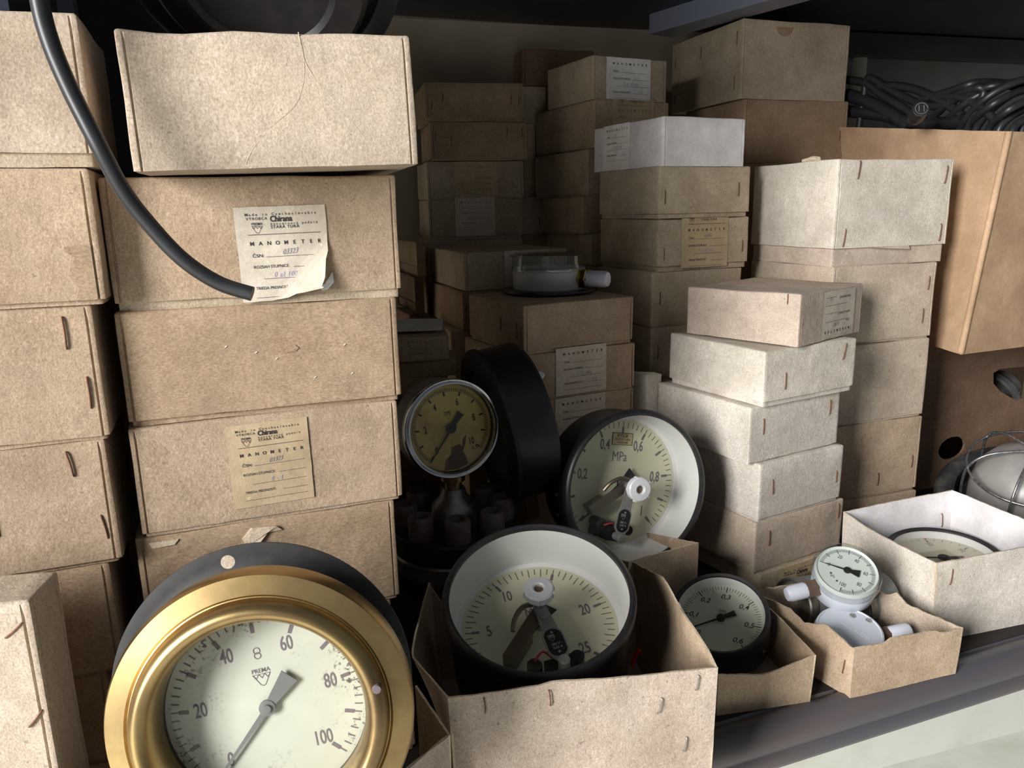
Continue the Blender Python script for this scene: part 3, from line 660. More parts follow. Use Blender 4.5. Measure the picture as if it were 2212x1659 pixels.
# small labelled boxes low in the dark gap
_, zK, CK = stack(.86, 6, 970, [724, 777, 812, 850], [
  dict(c=970, fw=.10, l=.07, mat=TAN, gap=0, label='small tan box with a printed label in the dark gap behind the yellowed gauge', dyaw=3, stickers=[dict(a=.72, b=.5, sw=.5, sh=.95, style='bare', mat=YPAPER, ink=INKF)]),
  dict(c=985, fw=.09, l=.07, mat=TAN2, gap=0, label='small thin box under the small labelled box', dyaw=-3),
  dict(c=968, fw=.09, l=.07, mat=BROWN, gap=0, label='small brown box just above the top of the yellowed gauge'),
], 'small boxes in the dark gap behind the yellowed gauge')
ck = CK - Vector((.09, .01, 0))
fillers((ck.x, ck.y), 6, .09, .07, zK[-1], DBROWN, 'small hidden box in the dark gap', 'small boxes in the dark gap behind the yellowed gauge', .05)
m = MB(); m.add([(-.045, 0, .002), (.03, -.005, .004), (.028, .03, .012), (-.02, .05, .01), (-.05, .04, .003)] + [(-.045, 0, .0015), (.03, -.005, .0035), (.028, .03, .0115), (-.02, .05, .0095), (-.05, .04, .0025)],
      [(0, 1, 2, 3, 4), (9, 8, 7, 6, 5), (0, 5, 6, 1), (1, 6, 7, 2), (2, 7, 8, 3), (3, 8, 9, 4), (4, 9, 5, 0)])
pp = atY(905, 712, .90); o = m.build('paper_sheet', WPAPER, None, smooth=False); o.location = (pp.x, CK.y + .02, zK[0] + .0)
tag(o, 'loose scrap of white paper on the small box in the dark gap', 'paper')

# ------------------------------------------------------------------ right stacks
gP = 'pale grey boxes in the front right stack'
_, zP, CP = stack(.80, 29, 1640, [759, 881, 1005, 1131, 1243, 1300], [
  dict(c=1651, L=1447, R=1847, mat=PALE, gap=.006, base_mat=PALE2, label='pale grey box directly under the small labelled box', groove='', staples=S('F', (.22, .35, .018), (.86, .75, .018, -14))),
  dict(c=1619, L=1420, R=1812, mat=PALE2, gap=.002, label='pale box with brownish dust and a white rim, third in the front right stack', groove='', staples=S('F', (.14, .62, .017), (.88, .72, .017)), amp=.0012),
  dict(c=1640, L=1450, R=1818, mat=PALE2, gap=.004, label='pale box level with the right edge of the black oxygen gauge', groove='', staples=S('F', (.15, .55, .017, 4), (.93, .42, .014))),
  dict(c=1630, L=1448, R=1819, mat=SAND, gap=.003, label='pale tan box with two staples just above the half-hidden label box', groove='', staples=S('F', (.15, .62, .017), (.94, .75, .017))),
  dict(c=1640, L=1450, R=1800, mat=GREYTAN, gap=.001, label='lowest box of the front right stack with a half-hidden old label', groove='', stickers=[dict(a=.55, b=.55, sw=.62, sh=.8, style='full', mat=YPAPER)]),
], gP, floor=SHELF)
Pm = atZ(1723, 752, zP[0]); 
yaw = R_(41); r = Vector((math.cos(yaw), math.sin(yaw), 0)); q = Vector((-math.sin(yaw), math.cos(yaw), 0)); Pv = Vector((Pm.x, Pm.y, Pm.z))
zt = rowz(Pm.x, Pm.y, 637)
print('A100', reach(Pv, r, 1857), reach(Pv, q, 1482), zt - zP[0])
cardbox((Pm.x, Pm.y), yaw, reach(Pv, r, 1857), reach(Pv, q, 1482), zP[0] + .001, zt, PINK, 'small pinkish box with an upside-down label, topmost of the front right stack', gP, gap=0, groove='F', amp=.0006,
        stickers=[dict(a=.60, b=.49, sw=.52, sh=.96, style='bare', csn='A 100', cls='1,6', flip=True)], staples=[('L', .90, .90, .010)])
gQ = 'boxes in the rightmost tall stack'
sQ, zQ, CQ = stack(.94, 19, 1795, [343, 577, 750, 925, 1090, 1180], [
  dict(c=1804, L=1624, R=2052, mat=PALE, gap=.022, base_mat=PINK, label='tall pale box with rusty staples in its corners, topmost of the rightmost stack', groove='F', inset=.003, amp=.0014, staples=S('F', (.17, .88, .020, -6), (.93, .82, .020, -8), (.09, .12, .020, -8), (.93, .14, .020, -4))),
  dict(c=1795, L=1620, R=2017, mat=SAND, gap=.003, label='pale tan box half hidden behind the small labelled box', staples=S('F', (.93, .72, .016, -3), (.90, .28, .018))),
  dict(c=1795, l=.08, R=2001, mat=SAND, gap=.003, label='sandy box without staples, third from the top of the rightmost stack', groove=''),
  dict(c=1790, l=.08, R=1986, mat=TAN, gap=.003, label='tan box with brown streaks, fourth from the top of the rightmost stack', staples=S('F', (.92, .38, .016), (.55, .2, .016))),
  dict(c=1790, l=.08, R=1975, mat=TAN, gap=0, label='tan box under the streaked one, just showing behind the white-lined box'),
], gQ, floor=SHELF)

hw = .18; scrap(sH[0], 'F', hw, .15, [(.072 + .015 * math.cos(R_(a)), .1015 - .015 * math.sin(R_(a)) * .85) for a in range(0, 181, 15)], .0002, BROWN, 'thumb_notch')
m = MB(); m.tube([(.004, .040, .1285), (.006, .052, .1300), (.007, .062, .1290), (.006, .070, .1282)], [.0035, .0025], 7, sub=3); m.build('torn_paper', EDGE, sQ[0])
scrap(sQ[0], 'F', .18, .16, [(.058, .0215), (.118, .0222), (.120, .0175), (.085, .0195)], .0004, PINK, 'loose_flap')
# ------------------------------------------------------------------ gauges
def gframe(c, n, roll):
    """frame with Z along the dial normal, Y up on the dial, turned by roll degrees clockwise seen from the front"""
    Z = Vector(n).normalized(); Y = (Vector((0, 0, 1)) - Z * Z.z)
    if Y.length < .05: Y = Vector((0, 1, 0)) - Z * Z.y
    Y.normalize(); X = Y.cross(Z)
    m = Matrix((X, Y, Z)).transposed().to_4x4() @ Matrix.Rotation(R_(-roll), 4, 'Z'); m.translation = Vector(c)
    return m
def pol(r, a): return (r * math.sin(R_(a)), r * math.cos(R_(a)))
def tick(mb, r0, r1, a, w, z, mi=1, T=None):
    p, q = pol(r0, a), pol(r1, a); mb.stroke([p, q], w, z, mi, T)
def scale(mb, Rt, z, a0, a1, maj, minor, half=0, nums=None, numr=.7, nums_size=.16, narrow=.62, minlen=.07, majlen=.14, mw=.012, upright=True, block=True, bold=.0, off=0):
    n = maj * minor
    for i in range(n + 1):
        a = a0 + (a1 - a0) * i / n
        if i % minor == 0:
            if block:
                tick(mb, Rt, Rt - Rt * majlen * .5, a, Rt * mw, z); tick(mb, Rt - Rt * majlen * .52, Rt - Rt * majlen, a, Rt * mw * 2.9, z)
            else: tick(mb, Rt, Rt - Rt * majlen, a, Rt * mw * 2, z)
        elif half and i % half == 0: tick(mb, Rt, Rt - Rt * minlen * 1.5, a, Rt * mw, z)
        else: tick(mb, Rt, Rt - Rt * minlen, a, Rt * mw, z)
    for k, t in (nums or {}).items():
        a = a0 + (a1 - a0) * k / maj; x, y = pol(Rt * numr, a)
        mb.text(t, Rt * nums_size, x, y, z, sx=narrow, mi=1, bold=bold, rot=0 if upright else -a)
def needle(mb, L, tail, w, wt, a, z, th=.0008, hub=.07, R=.05):
    T = Matrix.Rotation(R_(-a), 4, 'Z')
    mb.prism([(-w * .35, 0), (-w * .12, L), (w * .12, L), (w * .35, 0)], z, z + th, 0, T)
    mb.prism([(-w * .5, 0), (-wt, -tail), (wt, -tail), (w * .5, 0)], z, z + th, 0, T)
    mb.lathe([(R * hub, z - .0004), (R * hub, z + th * 1.6), (R * hub * .55, z + th * 2.0), (R * hub * .5, z + th * 3.4), (0, z + th * 3.6)], 20, 0)
    mb.lathe([(R * .012, -.02 + z), (R * .012, z)], 8, 0)
def ring(name, prof, mat, par, seg=96): return MB().lathe(prof + [prof[0]], seg).build(name, mat, par, ang=50)

# --- brass flanged gauge, bottom left
C1 = atY(566, 1558, .363); F1 = gframe(C1, (.13, -.965, .17), -8); e = empty('pressure_gauge', mat=F1)
R = .0812
ring('brass_bezel', [(R, -.014), (R * 1.003, -.003), (R * .985, .0002), (R * .86, .0022), (R * .846, .0010), (R * .838, .0012), (R * .825, .0052), (R * .795, .0088), (R * .76, .0102), (R * .725, .0090), (R * .695, .0050), (R * .675, -.0010), (R * .682, -.0100), (R * .680, -.0150), (R * .70, -.0160)], BRASS, e, 128)
fl = ring('mounting_flange', [(.0850, -.046), (.0865, -.045), (.0865, -.0435), (.080, -.0425), (.0735, -.0425), (.0720, -.0415), (.0685, -.046)], BLACKM, e); fl.location = (-.006, .001, 0)
m = MB(); m.lathe([(.0045 * .9, -.0424), (.0, -.0424)], 20, 0, Matrix.Translation((pol(.0795, -4)[0] - .006, pol(.0795, -4)[1], 0)));  m.build('bolt_hole', SAND, e)
MB().lathe([(.0700, -.0425), (.0705, -.012), (.0690, -.010), (.0690, -.046), (.0665, -.060), (0, -.062)], 96).build('case', BLACKM, e)
MB().lathe([(R * .685, -.011), (R * .68, -.0185)], 96).build('gasket', BLACK, e)
md = MB(); md.disc(R * .685, -.0185, 96, 0)
scale(md, R * .64, -.0183, -135, 135, 10, 5, nums={0: '0', 2: '20', 4: '40', 6: '60', 8: '80', 10: '100'}, numr=.70, nums_size=.225, minlen=.075, majlen=.17, mw=.014, bold=.01)
logo(md, 0, R * .20, R * .12, 2, z=-.0183)
md.stroke([pol(.0012, k * 30) if 0 else (-.0013 + .0026 * 0, 0) for k in range(1)], .0003, -.0183, 2)
for cy in (R * .36, R * .395):
    md.stroke([(R * .022 * math.cos(t * .5236), cy + R * .022 * math.sin(t * .5236)) for t in range(13)], .0004, -.0183, 2)
md.build('dial_face', [DIALD, INKF, INKF], e, smooth=False, fix=False)
m = MB(); needle(m, .050, .0215, .0042, .0052, -135, -.0160, R=R * .65, hub=.085); m.build('needle', plain('grey_needle', (.16, .16, .165), .5), e)
MB().disc(R * .685, -.0130, 96).build('glass', GLASS, e, smooth=False)
m = MB(); x, y = pol(R * .79, 84); m.lathe([(.0026, .004), (.0026, .0100), (.0022, .0106), (0, .0106)], 20, 0, Matrix.Translation((x, y, 0))); m.build('bezel_screw', RUSTY, e)
tag(e, 'large gauge with a wide brass ring and black mounting flange, bottom left', 'gauge', 'manometers')

# --- front black gauge with contact arm, in the open box
def contact_gauge(c, n, roll, R, depth, case_d, label, nums, maj, minor, half, unit, unit_pos, mech, white_in, dial_r=.93, screws=()):
    e = empty('contact_pressure_gauge', mat=gframe(c, n, roll)); g = R * .925
    ring('bezel_ring', [(R * .985, -.012), (R, -.008), (R * 1.0, -.003), (R * .985, 0), (R * .955, .0012), (R * .925, 0), (g, -.003), (R * .94, -.012)], BLACK, e)
    MB().lathe([(R * .955, -.010), (R * .955, -case_d), (R * .93, -case_d - .002), (0, -case_d - .002)], 96).build('case', BLACK, e)
    MB().lathe([(g * 1.004, -.002), (g * .97, -depth)], 96).build('inner_rim', IVORY, e)
    md = MB(); md.disc(g * .975, -depth, 96, 3); md.disc(g * .90, -depth + .0004, 96, 0)
    md.lathe([(g * .90, -depth), (g * .90, -depth + .0004)], 96, 0)
    scale(md, g * .86, -depth + .0006, -135, 135, maj, minor, half, nums, numr=.68, nums_size=.24, minlen=.09, majlen=.18, mw=.013, bold=.018)
    md.text(unit, g * .20, unit_pos[0] * g, unit_pos[1] * g, -depth + .0006, sx=.7, mi=1)
    md.build('dial_face', [DIALC, INKF, INKF, IVORY], e, smooth=False, fix=False)
    MB().disc(g, -.0022, 96).build('glass', GLASS, e, smooth=False)
    k = MB(); kr = R * .155
    k.lathe([(kr * .32, -.006), (kr * .32, .0052), (kr * .42, .0062), (kr * .9, .0056), (kr, .0044), (kr, -.0015), (kr * .32, -.0015)], 40)
    for a in range(0, 360, 72): k.box((-.0008, kr * .97, -.001), (.0008, kr * 1.07, .0046), 0, Matrix.Rotation(R_(a + 20), 4, 'Z'))
    kn = k.build('adjusting_knob', WPLAS, e)
    s = MB(); s.lathe([(kr * .30, .0030), (0, .0025)], 20); s.build('spindle', HEX, kn)
    z0 = -depth * .38
    A = Matrix.Rotation(R_(mech), 4, 'Z')       # arm hanging down from the spindle
    a_ = MB(); a_.prism([(-.0045, .004), (.0045, .004), (.0065, -.026), (.0085, -.030), (.0085, -.046), (.004, -.053), (-.004, -.053), (-.0085, -.046), (-.0085, -.030), (-.0065, -.026)], z0, z0 + .0016, 0, A)
    a_.lathe([(.0035, z0 + .0016), (.0035, z0 + .003), (0, z0 + .0033)], 14, 0, A @ Matrix.Translation((0, -.012, 0)))
    a_.lathe([(.0045, z0 - .010), (.0045, z0 + .005), (.003, z0 + .006), (0, z0 + .006)], 18, 0, A @ Matrix.Translation((0, -.056, 0)))
    a_.lathe([(.004, -depth), (.004, -.001)], 16)
    arm = a_.build('contact_arm', GREYP, e, ang=30)
    p = MB(); zz = z0 + .0018; w_, h_ = .0072, .0105
    pts = []
    for t in range(24):
        a = t * 15; x = w_ * math.cos(R_(a)); y = w_ * math.sin(R_(a)) + (h_ - w_ + .002) * (1 if 0 <= a < 180 else -1); pts.append((x, y - .0375))
    p.prism(pts, z0 + .0016, zz, 0, A)
    logo(p, -.0015, -.0335, .0055, 1, A, zz + .0002)
    p.text('380 V~', .0032, .0003, -.0393, zz + .0002, mi=1, T=A, sx=.9); p.text('0,05 A', .0032, .0003, -.0425, zz + .0002, mi=1, T=A, sx=.9)
    for yy in (-.0285, -.0465): p.lathe([(.0011, zz), (.0011, zz + .0006), (0, zz + .0007)], 10, 2, A @ Matrix.Translation((0, yy, 0)))
    p.build('rating_plate', [plain('black_plate', (.015, .015, .017), .4), plain('pale_lettering', (.55, .55, .50), .6), GREYP], e, smooth=False)
    b = MB(); zb = z0 - .006
    B = A @ Matrix.Rotation(R_(-47), 4, 'Z')
    b.box((-.0055, -.050, zb), (.0055, .002, zb + .001), 0, B); b.box((-.0055, -.050, zb - .012), (-.0045, -.030, zb), 0, B); b.box((.0045, -.050, zb - .012), (.0055, -.022, zb), 0, B)
    b.box((-.0055, -.0505, zb - .014), (.0055, -.0495, zb + .001), 0, B)
    b.tube([(-.004, .004, zb + .002), (-.012, -.004, zb + .003), (-.0135, -.016, zb + .001), (-.010, -.026, zb - .002)], .0022, 8, 0, B)
    b.build('steel_bracket', plain('dark_bracket', (.20, .17, .135), .35, .8), e)
    mg = MB()
    mg.box((-.012, -.062, -depth + .001), (.010, -.044, z0 - .008), 0, A); mg.box((-.024, -.060, -depth + .001), (-.012, -.050, z0 - .012), 0, A)
    mg.lathe([(.006, -depth), (.006, z0 - .006), (.0045, z0 - .005), (0, z0 - .005)], 18, 0, A @ Matrix.Translation((-.020, -.046, 0)))
    mg.lathe([(.0055, -depth), (.0055, z0 - .008), (0, z0 - .008)], 18, 0, A @ Matrix.Translation((.014, -.048, 0)))
    mg.build('contact_block', BLACK, e)
    wv = MB()
    wv.tube([(-.020, -.046, z0 - .002), (-.012, -.042, z0 + .001), (-.006, -.046, z0 - .004)], .0009, 6, 0, A); wv.build('red_lead', REDW, e)
    nn = MB(); needle(nn, g * .80, .018, .004, .006, -134, -depth + .006, R=g, hub=.06); nn.build('needle', BLACKM, e)
    for sx_, sz_ in screws:
        q = MB(); x, y = pol(R * .955, sx_); T = gframe((x, y, sz_), (x, y, 0), 0)
        q.lathe([(.0022, 0), (.0022, .0012), (.001, .0018), (0, .0018)], 14, 0, T); q.build('case_screw', STEEL, e)
    return tag(e, label, 'gauge', 'manometers')
C5 = atY(1164, 1280, .556)
contact_gauge(C5, (-.02, -.37, .92), -16, .0772, .043, .085, 'black gauge with a white knob and dial marked 5 to 25, in the front box',
              {0: '0', 1: '5', 2: '10', 3: '15', 4: '20', 5: '25'}, 5, 10, 2, 'MPa', (0, .22), 4, True, screws=[(-150, -.05), (150, -.06), (-175, -.055)])
C4 = atY(1378, 1056, .760)
g4 = contact_gauge(C4, (.34, -.93, .16), 10, .0835, .044, .064, 'black gauge with a white knob and small tan warning plate on its dial',
              {0: '0', 2: '0,2', 4: '0,4', 6: '0,6', 8: '0,8', 10: '1'}, 10, 5, 0, 'MPa', (-.02, .36), -8, True, screws=[(-100, -.03), (-118, -.04), (-135, -.05), (0, -.02)])
m = MB(); g = .0835 * .925; zz = -.0432
m.box((-.0125, g * .53, zz), (.0125, g * .53 + .0135, zz + .0003), 1); m.box((-.0119, g * .53 + .0006, zz + .0003), (.0119, g * .53 + .0129, zz + .0005), 0)
for t, s, y in (('KYSLÍK', .0052, .0098), ('POUŽITIE TUKU', .0030, .0058), ('ZAKÁZANÉ', .0030, .0024)):
    m.text(t, s, 0, g * .53 + y + .0004, zz + .0007, sx=.85, mi=1, bold=.015)
m.build('warning_plate', [plain('tan_plate', (.50, .38, .22), .5), INK], g4, smooth=False)

# --- yellowed gauge with chrome ring, on the pipe flange
C2 = atY(980, 927, .735); Rg = .0505; e = empty('pressure_gauge', mat=gframe(C2, (.42, -.90, .12), -7))
ring('chrome_ring', [(Rg * .96, -.012), (Rg, -.009), (Rg, -.004), (Rg * .975, -.001), (Rg * .94, -.0015), (Rg * .925, .001), (Rg * .895, .001), (Rg * .875, -.003), (Rg * .875, -.012)], CHROME, e)
MB().lathe([(Rg * .955, -.010), (Rg * .955, -.046), (Rg * .90, -.050), (0, -.050)], 72).build('case', GREYP, e)
md = MB(); md.disc(Rg * .90, -.009, 72, 0); md.lathe([(Rg * .875, -.003), (Rg * .87, -.009)], 72, 2)
scale(md, Rg * .80, -.0087, -135, 135, 10, 10, 0, {0: '0', 2: '2', 4: '4', 6: '6', 8: '8', 10: '10'}, numr=.66, nums_size=.25, minlen=.08, majlen=.17, mw=.015, bold=.02)
logo(md, 0, Rg * .26, Rg * .15, 1, z=-.0087); md.text('MPa', Rg * .12, 0, -Rg * .42, -.0087, sx=.8, mi=1); md.text('2,5', Rg * .11, Rg * .42, -Rg * .52, -.0087, mi=1)
md.add([(x * Rg, y * Rg, -.0086) for x, y in ((-.30, -.80), (-.24, -.62), (-.10, -.52), (-.04, -.40), (.10, -.36), (.17, -.42), (.20, -.30), (.30, -.20), (.24, -.38), (.16, -.52), (.20, -.66), (.22, -.80), (.0, -.85))], [tuple(range(13))], 3)
md.build('dial_face', [DIALY, INK, BLACKM, plain('dark_stain', (.10, .045, .02), .5, noise_scale=60, col2=(.22, .12, .04))], e, smooth=False, fix=False)
m = MB(); needle(m, Rg * .80, Rg * .36, .0032, .0036, -135, -.0065, R=Rg, hub=.10); m.build('needle', BLACK, e)
MB().disc(Rg * .876, -.003, 72).build('glass', GLASS, e, smooth=False)
pA = e.matrix_world @ Vector((0, -Rg * .9, -.028)); m = MB(); m.lathe([(.009, .004), (.009, -.006), (.0125, -.006), (.0125, -.013), (.009, -.013), (.009, -.026)], 24, 0, e.matrix_world.inverted() @ Matrix.Translation(pA)); m.build('brass_neck', BRASS, e)
tag(e, 'gauge with a chrome ring and stained yellow dial on the bolted pipe flange', 'gauge', 'manometers')
# --- pipe flange with bolts
Cf = atY(962, 1115, .752); zf = Cf.z
pA = gframe(C2, (.42, -.90, .12), -7) @ Vector((0, -Rg * .9, -.028)); Cf.x, Cf.y = pA.x, pA.y
e = empty('bolted_pipe_flange', (Cf.x, Cf.y, SHELF))
h = zf - SHELF
MB().lathe([(.028, 0), (.028, h - .048)], 40).build('pipe', STEEL, e)
MB().lathe([(0, h - .050), (.065, h - .050), (.067, h - .048), (.067, h - .033), (.065, h - .031), (0, h - .031)], 72).build('lower_flange', STEEL, e)
MB().lathe([(0, h - .029), (.065, h - .029), (.0665, h - .027), (.0665, h - .010), (.065, h - .008), (0, h - .008)], 72).build('upper_flange', BLACKM, e)
MB().lathe([(.026, h - .008), (.023, h + .012), (.014, h + .022), (.0115, h + .030), (0, h + .030)], 40).build('gauge_socket', RUSTY if 0 else STEEL, e)
for k in range(8):
    a = R_(k * 45 + 8); m = MB(); x, y = .051 * math.cos(a), .051 * math.sin(a)
    m.lathe([(.0120, -.001), (.0128, .001), (.0128, .021), (.0115, .0235), (.0078, .0235), (.0072, .012), (0, .011)], 28, 0, Matrix.Translation((x, y, h - .008)))
    m.build('socket_bolt', RUSTY, e)
tag(e, 'dark round pipe flange ringed with rusty socket-head bolts under the yellowed gauge', 'pipe flange')
# --- black gauge seen from its side
C3 = atY(1052, 925, .80); R3 = .0867; e = empty('pressure_gauge', mat=gframe(C3, (-.93, -.33, -.16), 0))
ring('front_flange', [(R3, -.006), (R3 * 1.0, -.002), (R3 * .97, 0), (R3 * .80, .003), (R3 * .74, .002), (R3 * .72, -.004), (R3 * .74, -.006)], RUBBERD, e)
MB().lathe([(R3 * .97, -.005), (R3 * .97, -.046), (R3 * .95, -.050), (R3 * .89, -.052), (0, -.052)], 96).build('case', BLACK, e)
MB().lathe([(R3 * .74, -.004), (R3 * .70, -.016), (0, -.016)], 72).build('dial_face', plain('dark_dial', (.10, .10, .07), .6), e)  # dial given one even dark colour
MB().disc(R3 * .73, -.003, 72).build('glass', DUSTYG, e, smooth=False)
m = MB()
for x, y, s in ((.074, .036, 1), (.077, .030, .7), (.0745, .031, .6)):
    T = gframe((x * 1.0, 0, 0), (1, 0, 0), 0)
for a, z_, s in ((52, -.052, .0045), (56, -.049, .003), (50, -.047, .0026)):
    x, y = pol(R3 * .902, a - 10); T = gframe((x, y, z_), (x, y, 0), 0); m.lathe([(s, 0), (s * .9, .0005), (0, .0006)], 9, 0, T)
m.build('chipped_paint', WPLAS, e)
m = MB(); m.box((-.008, -R3 * .95 - .035, -.040), (.008, -R3 * .90, -.025)); m.build('connection_stem', HEX, e)
tag(e, 'large black gauge turned side-on, right behind the yellowed chrome-ringed gauge', 'gauge', 'manometers')
# --- clear-lidded gauge lying on the middle stack
Pb = atZ(1186, 628, zG[0] + .002); e = empty('pressure_gauge', (Pb.x, Pb.y + .0, zG[0] + .0015), 0)
rb = .0455
MB().lathe([(0, 0), (rb * 1.27, 0), (rb * 1.29, .0015), (rb * 1.27, .004), (rb, .0042)], 72).build('mounting_flange', BLACK, e)
MB().lathe([(rb * .96, .003), (rb, .006), (rb, .029), (rb * .97, .030), (rb * .93, .026), (0, .026)], 72).build('case', plain('grey_white_case', (.50, .50, .51), .45), e)
MB().lathe([(rb * 1.01, .026), (rb * 1.03, .028), (rb * 1.03, .034), (rb * 1.005, .036), (rb * 1.0, .045), (rb * .97, .0475), (rb * .93, .048), (rb * .90, .0465), (0, .0465)], 72).build('clear_cover', PERSPEX, e)
u_ = R_(-32); T = Matrix.Translation((math.cos(u_) * rb * .97, math.sin(u_) * rb * .97, .0175)) @ Vector((math.cos(u_), math.sin(u_), 0)).to_track_quat('Z', 'Y').to_matrix().to_4x4()
MB().lathe([(.008, -.004), (.0125, .001), (.0125, .010), (.0105, .011), (.0105, .013), (0, .013)], 6, 0, T).build('brass_fitting', BRASS2, e, ang=20)
MB().lathe([(.0098, .010), (.0102, .012), (.0100, .034), (.0085, .0375), (0, .038)], 32, 0, T).build('plastic_cap', CAPW, e)
tag(e, 'grey gauge with a clear plastic lid and white-capped brass fitting', 'gauge', 'manometers')
# --- black gauge 0,1 to 0,6
C6 = atY(1556, 1322, .660); R6 = .0455; e = empty('pressure_gauge', mat=gframe(C6, (-.20, -.43, .88), 0))
g = R6 * .89
ring('bezel_ring', [(R6 * .985, -.012), (R6, -.006), (R6 * .99, -.001), (R6 * .95, .001), (R6 * .90, 0), (g, -.003), (R6 * .94, -.012)], BLACKM, e)
MB().lathe([(R6 * .99, -.008), (R6 * 1.0, -.037), (R6 * .99, -.039)], 72).build('case', BLACK, e)
MB().lathe([(R6 * .97, -.0385), (R6 * .97, -.043), (R6 * .90, -.045), (0, -.045)], 72).build('back_rim', GREYP, e)
MB().lathe([(g, -.002), (g * .97, -.013)], 72).build('inner_rim', IVORY, e)
md = MB(); md.disc(g * .975, -.013, 72, 0)
scale(md, g * .92, -.0128, -135, 135, 6, 10, 5, None, minlen=.10, majlen=.16, mw=.012, block=False)
for k, t in enumerate(['0', '0,1', '0,2', '0,3', '0,4', '0,5', '0,6']):
    x, y = pol(g * .64, -135 + 45 * k); md.text(t, g * .19, x, y, -.0128, mi=1, shear=.2, bold=.008)
logo(md, 0, g * .18, g * .16, 2, z=-.0128)
md.build('dial_face', [DIALG, INK, INKF], e, smooth=False, fix=False)
m = MB(); needle(m, g * .86, g * .36, .0030, .0030, -124, -.010, R=g, hub=.10); m.build('needle', BLACKM, e)
MB().disc(g, -.0022, 72).build('glass', GLASS, e, smooth=False)
m = MB(); x, y = pol(R6, 115); T = gframe((x, y, -.022), (x, y, 0), 0); m.lathe([(.0024, 0), (.0024, .001), (.0012, .0016), (0, .0016)], 14, 0, T); m.build('case_screw', BRASS, e)
tag(e, 'black gauge marked 0,1 to 0,6 tilted in a small open tan box', 'gauge', 'manometers')
# --- small white gauge, face up
C7 = atY(1831, 1229, .690); R7 = .0315; e = empty('pressure_gauge', mat=gframe(C7, (-.08, -.47, .88), -4))
MB().lathe([(R7 * 1.0, -.013), (R7 * 1.03, -.010), (R7 * 1.03, -.004), (R7 * .99, .0), (R7 * .92, .0015), (R7 * .86, .001), (0, .0012)], 72).build('clear_cover', PERSPEX, e)
MB().lathe([(R7 * .95, -.006), (R7 * .95, -.012), (R7 * .97, -.013), (R7 * .95, -.030), (R7 * .90, -.033), (0, -.034)], 72).build('case', WBLUE, e)
md = MB(); md.disc(R7 * .86, -.004, 72, 0); md.lathe([(R7 * .95, -.006), (R7 * .90, -.002), (R7 * .86, -.004)], 72, 0)
scale(md, R7 * .82, -.0038, -62, 208, 10, 10, 0, None, minlen=.12, majlen=.18, mw=.014, block=False)
for k, t in ((0, '0'), (2, '20'), (4, '40'), (6, '60'), (8, '80'), (10, '100')):
    a = -62 + 27 * k; x, y = pol(R7 * .54, a); md.text(t, R7 * .20, x, y, -.0038, sx=.7, mi=1, rot=-33)
x, y = pol(R7 * .5, -110); md.text('kPa', R7 * .14, x, y, -.0038, sx=.7, mi=1, rot=-33)
for a, r_ in ((-97, .50), (-132, .52)):
    x, y = pol(R7 * r_, a); md.lathe([(.0011, -.0037), (0, -.0036)], 12, 2, Matrix.Translation((x, y, 0)))
md.build('dial_face', [DIALW, INK, STEELW], e, smooth=False, fix=False)
m = MB(); needle(m, R7 * .66, R7 * .36, .0022, .0042, -66, -.0022, R=R7, hub=.11, th=.0005); m.build('needle', BLACKM, e)
m = MB(); m.prism([pol(R7 * .96, 178 + k * 4) for k in range(6)] + [pol(R7 * .90, 198 - k * 4) for k in range(6)], -.0150, -.0125); m.build('case_slot', BLACK, e)
d7 = R_(196); T = Matrix.Translation((math.cos(d7) * R7 * .9, math.sin(d7) * R7 * .9, -.019)) @ Vector((math.cos(d7), math.sin(d7), 0)).to_track_quat('Z', 'Y').to_matrix().to_4x4()
MB().lathe([(.0090, -.002), (.0090, .012), (.0075, .013), (0, .013)], 6, 0, T).build('hex_fitting', HEX, e, ang=20)
MB().lathe([(.0076, .0125), (.0080, .014), (.0078, .029), (.0062, .0325), (0, .033)], 28, 0, T).build('plastic_cap', CAPW, e)
tag(e, 'small white gauge, face up with clear rim, topmost in the small torn box', 'gauge', 'manometers')
# --- small white gauge, back up
C8 = atY(1836, 1360, .655); e = empty('pressure_gauge', mat=gframe(C8, (-.02, -.27, .96), 0))
MB().lathe([(R7 * .95, -.030), (R7 * 1.02, -.026), (R7 * 1.02, -.014), (R7 * 1.0, -.006), (R7 * .95, -.0005), (R7 * .90, 0), (R7 * .88, -.0008), (0, -.0008)], 72).build('case', WBLUE, e)
m = MB(); t_ = Matrix.Rotation(R_(-42), 4, 'Z')
m.text('MADE IN CZSR', .0050, .0045, .002, -.0003, mi=0, T=t_, sx=.85)
m.stroke([(-.0155 + .0048 * math.cos(k * .4), -.010 + .0048 * math.sin(k * .4)) for k in range(17)], .0005, -.0003); m.text('SZ', .0042, -.0155, -.010, -.0003, rot=20)
m.build('moulded_lettering', plain('highlight_white', (.90, .91, .94), .3), e, smooth=False)  # flat letters, the highlight of raised moulding put into their pale colour
for x, y in ((.0085, .0185), (.0215, .0125)):
    m = MB(); m.lathe([(.0030, -.0006), (.0026, .0002), (.0020, -.0002), (0, -.0003)], 20, 0, Matrix.Translation((x, y, 0))); m.box((-.0024, -.0005, -.0003), (.0024, .0005, .0003), 0, Matrix.Translation((x, y, 0)) @ Matrix.Rotation(.6, 4, 'Z')); m.build('screw', GREYP, e)
d8 = R_(10); T = Matrix.Translation((math.cos(d8) * R7 * .9, math.sin(d8) * R7 * .9, -.016)) @ Vector((math.cos(d8), math.sin(d8), .16)).to_track_quat('Z', 'Y').to_matrix().to_4x4()
MB().lathe([(.0090, -.002), (.0090, .013), (.0075, .014), (0, .014)], 6, 0, T).build('hex_fitting', HEX, e, ang=20)
